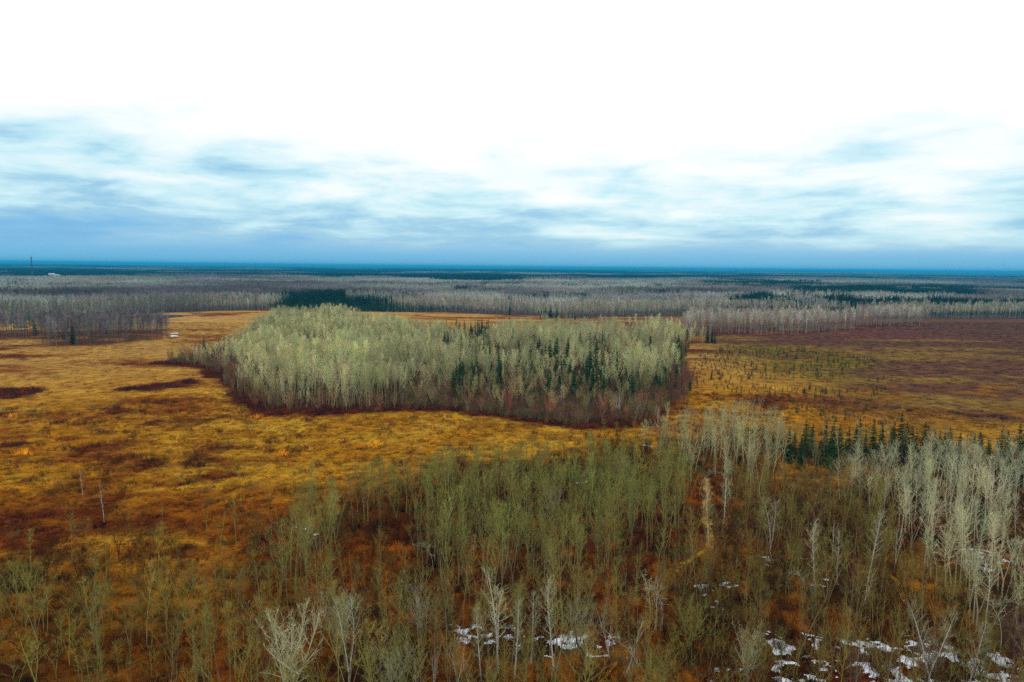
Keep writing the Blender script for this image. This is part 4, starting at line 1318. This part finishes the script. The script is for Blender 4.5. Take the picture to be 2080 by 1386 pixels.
tn[rd] *= np.array([1.05, .62, .75])
scatter('saplings', C_SAP, xy, np.stack([hs, hs, hs * rng.uniform(.8, 1.2, len(xy))], -1), tn, rng.integers(0, 6, len(xy)), 'tangle of leafless brown saplings and tall brush between the near trees', 'brush', sink=.1)

# ------------------------------------------------------------------ sedge tufts and brush
span = poly((-200, 1700), (-200, 800), (2280, 800), (2280, 1700))
xy = scatter_pts(span, 1.75)
r = np.hypot(*xy.T)
xy = xy[(r < 290)]
isl = inside(ISLAND, xy[:, 0], xy[:, 1])
xy = xy[~isl]
xy = away_from_trail(xy, .9)
gcx = ground_color(xy[:, 0], xy[:, 1])
wood = np.zeros(len(xy))
for P in (THICKET, MID_B, RIGHT_B, POPLAR_B, POPLAR_R, SPRUCE_ROW):
    wood = np.maximum(wood, sstep(-sdf(P, xy[:, 0], xy[:, 1]), -8, 6))
wood = np.maximum(wood, .5 * sstep(-sdf(SCRUB_L, xy[:, 0], xy[:, 1]), -8, 6))
sn = np.zeros(len(xy), bool)
for P in SNOW:
    sn |= sdf(P, xy[:, 0], xy[:, 1]) < .3
u = rng.random(len(xy))
br = u < (.08 + .70 * wood)
drop = (sn & (rng.random(len(xy)) < .25)) | ((wood > .6) & (rng.random(len(xy)) < .25))
t = np.minimum(gcx * np.exp(np.clip(rng.normal(0, .34, (len(xy), 1)), -.8, .6)) * 1.12, .55)
a = (~br) & ~drop
hz = rng.uniform(.6, 1.15, len(xy))
scatter('grass', C_SEDGE, xy[a], np.stack([np.full(a.sum(), 1.05), np.full(a.sum(), 1.05), hz[a]], -1), t[a], rng.integers(0, 6, a.sum()), 'dry ochre sedge tussocks covering the meadow', 'grass', sink=.1)
a = br & ~drop
bt = t * np.exp(np.clip(rng.normal(0, .5, (len(xy), 1)), -1.1, .9))
pk = rng.random(len(xy))
bt[pk < .13] = np.array([.30, .19, .05]) * rng.uniform(.6, 1.2, ((pk < .13).sum(), 1))
bt[(pk > .13) & (pk < .28)] *= .35
bt[(pk > .28) & (pk < .42)] = np.array([.16, .035, .012]) * rng.uniform(.6, 1.3, (((pk > .28) & (pk < .42)).sum(), 1))
scatter('undergrowth', C_BRUSH, xy[a], np.stack([hz[a] * 1.1, hz[a] * 1.1, hz[a] * 1.15], -1), bt[a], rng.integers(0, 6, a.sum()), 'red-brown leafless brush under and around the trees', 'brush', sink=.1)
span2 = poly((-300, 840), (-300, 655), (2400, 655), (2400, 880))
xy = scatter_pts(span2, 3.4)
r = np.hypot(*xy.T)
bad = inside(ISLAND, xy[:, 0], xy[:, 1]) | inside(STAND_L, xy[:, 0], xy[:, 1]) | inside(STAND_R, xy[:, 0], xy[:, 1]) | (r < 285) | (forest_t(xy[:, 0], xy[:, 1]) > 0)
for P in PONDS:
    bad |= (sdf(P, xy[:, 0], xy[:, 1]) < 3) | (sdf(P + np.array([0, -9]), xy[:, 0], xy[:, 1]) < 7)
xy = xy[~bad]
t = ground_color(xy[:, 0], xy[:, 1]) * 1.12 * np.exp(rng.normal(0, .20, (len(xy), 1)))
xb = (fbm(xy[:, 0], xy[:, 1], 25, 3, 66) + .2 * sstep(xy[:, 0], 60, 160)) > .58
t[xb & (rng.random(len(xy)) < .4)] *= np.array([.72, .62, .7])
sz = np.exp(rng.normal(0, .3, len(xy)))
scatter('reeds', C_SEDGE, xy, np.stack([np.full(len(xy), 1.6), np.full(len(xy), 1.6), .8 * sz], -1), t, rng.integers(0, 6, len(xy)), 'distant straw-coloured reeds and heath of the far meadows', 'grass', sink=.1)
# wine-red fringe round the island and the dark heath patches
fr = []
lo = ISLAND.min(0) - 16; hi = ISLAND.max(0) + 16
x, y = np.meshgrid(np.arange(lo[0], hi[0], 2.0), np.arange(lo[1], min(hi[1], 460), 2.0))
x = (x + rng.uniform(-1, 1, x.shape)).ravel(); y = (y + rng.uniform(-1, 1, y.shape)).ravel()
sd = sdf(ISLAND, x, y) + (fbm(x, y, 14, 3, 31) - .5) * 18
k = (sd > -5) & (sd < 6) & (x < 62) & (fbm(x, y, 8, 2, 14) > .36)
fr.append(np.stack([x[k], y[k]], -1))
for D in DARK_PATCH:
    dp = scatter_pts(D, 1.8)
    fr.append(dp[fbm(dp[:, 0], dp[:, 1], 7, 3, 12) > .45])
fr = np.vstack(fr)
ub = scatter_pts(ISLAND, 2.2)
upx, upy = PX(ub[:, 0], ub[:, 1])
ub = ub[~inside(ISLAND_W, ub[:, 0], ub[:, 1]) & (upy > 735)]
scatter('shrubbery', C_BRUSH, ub, np.stack([np.full(len(ub), 1.6), np.full(len(ub), 1.6), rng.uniform(1.2, 3.2, len(ub))], -1), tints(len(ub), np.array([.165, .105, .045]), .40, .14), rng.integers(0, 6, len(ub)),
        'grey-brown leafless shrubs under the mixed end of the wooded island', 'brush', sink=.1)
tf = tints(len(fr), np.array([.115, .026, .009]), .40, .18)
scatter('heath', C_BRUSH, fr, np.stack([np.full(len(fr), 1.3), np.full(len(fr), 1.3), rng.uniform(.4, 1.5, len(fr))], -1), tf, rng.integers(0, 6, len(fr)), 'wine-red low brush fringing the wooded island', 'brush', sink=.1)


# ------------------------------------------------------------------ far man-made things
def box(name, sx, sy, sz, loc, m, parent):
    V = np.array([(x, y, z) for z in (0, sz) for y in (-sy / 2, sy / 2) for x in (-sx / 2, sx / 2)]) + np.array(loc)
    F = np.array([(0, 2, 3, 1), (4, 5, 7, 6), (0, 1, 5, 4), (2, 6, 7, 3), (0, 4, 6, 2), (1, 3, 7, 5)])
    return link(name, mesh_from(name, V, F, [m]), parent)


def tower(px, py, H, label):
    p = G(px, py)
    root = bpy.data.objects.new('lattice_mast', None); COL.objects.link(root)
    root.location = (p[0], p[1], float(terrain(*p)))
    root['label'] = label; root['category'] = 'mast'
    n = 14
    zs = np.linspace(0, H, n + 1); hw = np.linspace(H * .035, H * .010, n + 1)
    cor = [(-1, -1), (1, -1), (1, 1), (-1, 1)]
    br = PB(1)
    for c in cor:
        b = PB(2)
        b.tube(np.stack([c[0] * hw, c[1] * hw, zs], -1), np.full(n + 1, H * .0045), 4)
        link('leg', b.mesh('mast_leg', [M_STEEL]), root)
    for i in range(n):
        for k in range(4):
            c0, c1 = cor[k], cor[(k + 1) % 4]
            br.tube([(c0[0] * hw[i], c0[1] * hw[i], zs[i]), (c1[0] * hw[i + 1], c1[1] * hw[i + 1], zs[i + 1])], [H * .003] * 2, 3)
            br.tube([(c0[0] * hw[i], c0[1] * hw[i], zs[i]), (c1[0] * hw[i], c1[1] * hw[i], zs[i])], [H * .003] * 2, 3)
    link('bracing', br.mesh('mast_bracing', [M_STEEL]), root)
    for t in (.62, .78, .90):
        a = PB(3)
        for k in range(6):
            an = k * 1.047
            q = np.array([math.cos(an), math.sin(an)]) * H * .02
            a.tube([(q[0], q[1], H * (t - .02)), (q[0], q[1], H * (t + .02))], [H * .007] * 2, 4)
            a.tube([(0, 0, H * t), (q[0], q[1], H * t)], [H * .003] * 2, 3)
        link('antenna', a.mesh('mast_antenna', [M_STEEL]), root)
    a = PB(4); a.tube([(0, 0, H), (0, 0, H * 1.1)], [H * .004, H * .002], 4)
    link('whip', a.mesh('mast_whip', [M_STEEL]), root)


tower(66, 567, 70, 'tall lattice radio mast breaking the horizon beyond the forest')
tower(519, 553, 66, 'faint distant radio mast on the horizon past the first mast')


def house(px, py, L, Wd, Hw, rot, label):
    p = G(px, py)
    root = bpy.data.objects.new('farmhouse', None); COL.objects.link(root)
    root.location = (p[0], p[1], float(terrain(*p)) + 9.0); root.rotation_euler = (0, 0, rot)
    root['label'] = label; root['category'] = 'house'
    box('wall', L, Wd, Hw + 9, (0, 0, -9), M_WHITE, root)
    h = Wd * .35
    V = [(-L / 2 - .4, -Wd / 2 - .4, Hw), (L / 2 + .4, -Wd / 2 - .4, Hw), (L / 2 + .4, Wd / 2 + .4, Hw), (-L / 2 - .4, Wd / 2 + .4, Hw), (-L / 2 - .4, 0, Hw + h), (L / 2 + .4, 0, Hw + h)]
    F = [(0, 1, 5), (0, 5, 4), (2, 3, 4), (2, 4, 5), (1, 2, 5), (3, 0, 4), (0, 3, 2), (0, 2, 1)]
    rf = link('roof', mesh_from('roof', V, F, [M_ROOF]), root)
    for k in range(3):
        box('window', 1.4, .12, 1.5, (-L * .3 + k * L * .3, -Wd / 2 - .03, Hw * .45), M_PANE, root)


house(106, 566.5, 16, 10, 7, .2, 'larger white farmhouse among far dark trees')
house(117, 567.5, 14, 8, 5, -.1, 'low white shed beside the far farmhouse')

# ------------------------------------------------------------------ the blue air
hz_top, hz_bot, hz_r = 84.0, -20.0, 47000.0
V = [(x, y, z) for z in (hz_bot, hz_top) for y in (-hz_r, hz_r) for x in (-hz_r, hz_r)]
F = [(0, 2, 3, 1), (4, 5, 7, 6), (0, 1, 5, 4), (2, 6, 7, 3), (0, 4, 6, 2), (1, 3, 7, 5)]
hm = bpy.data.materials.new('blue_air'); hm.use_nodes = True
t = NT(hm.node_tree)
pv = t.n('ShaderNodeVolumePrincipled'); out = t.n('ShaderNodeOutputMaterial')
pv.inputs['Color'].default_value = rgb(0.03, 0.48, 0.84)
pv.inputs['Density'].default_value = 1.0e-4
pv.inputs['Anisotropy'].default_value = 0.0
t.l(pv.outputs[0], out.inputs['Volume'])
haze = link('haze', mesh_from('haze', V, np.array(F), [hm]))
haze['kind'] = 'stuff'; haze['label'] = 'thin blue air lying over the far forest'; haze['category'] = 'haze'
# things that would still read alike are told apart by their order across the view
same = {}
for o in SC.objects:
    if o.parent is None and o.get('category') == 'tree':
        same.setdefault(o['label'], []).append(o)
ORD = ['first', 'second', 'third', 'fourth', 'fifth', 'sixth', 'seventh', 'eighth', 'ninth', 'tenth', 'eleventh', 'twelfth', 'thirteenth', 'fourteenth', 'fifteenth', 'sixteenth', 'seventeenth', 'eighteenth']
for lb, os_ in same.items():
    if len(os_) < 2 or len(lb.split()) > 13:
        continue
    os_.sort(key=lambda o: float(PX(np.array(o.location.x), np.array(o.location.y))[0]))
    for q, o in enumerate(os_[:len(ORD)]):
        o['label'] = '%s, %s from left' % (lb, ORD[q])
print('objects', len(SC.objects), 'meshes', len(bpy.data.meshes), 'tris', sum(len(m.polygons) for m in bpy.data.meshes))
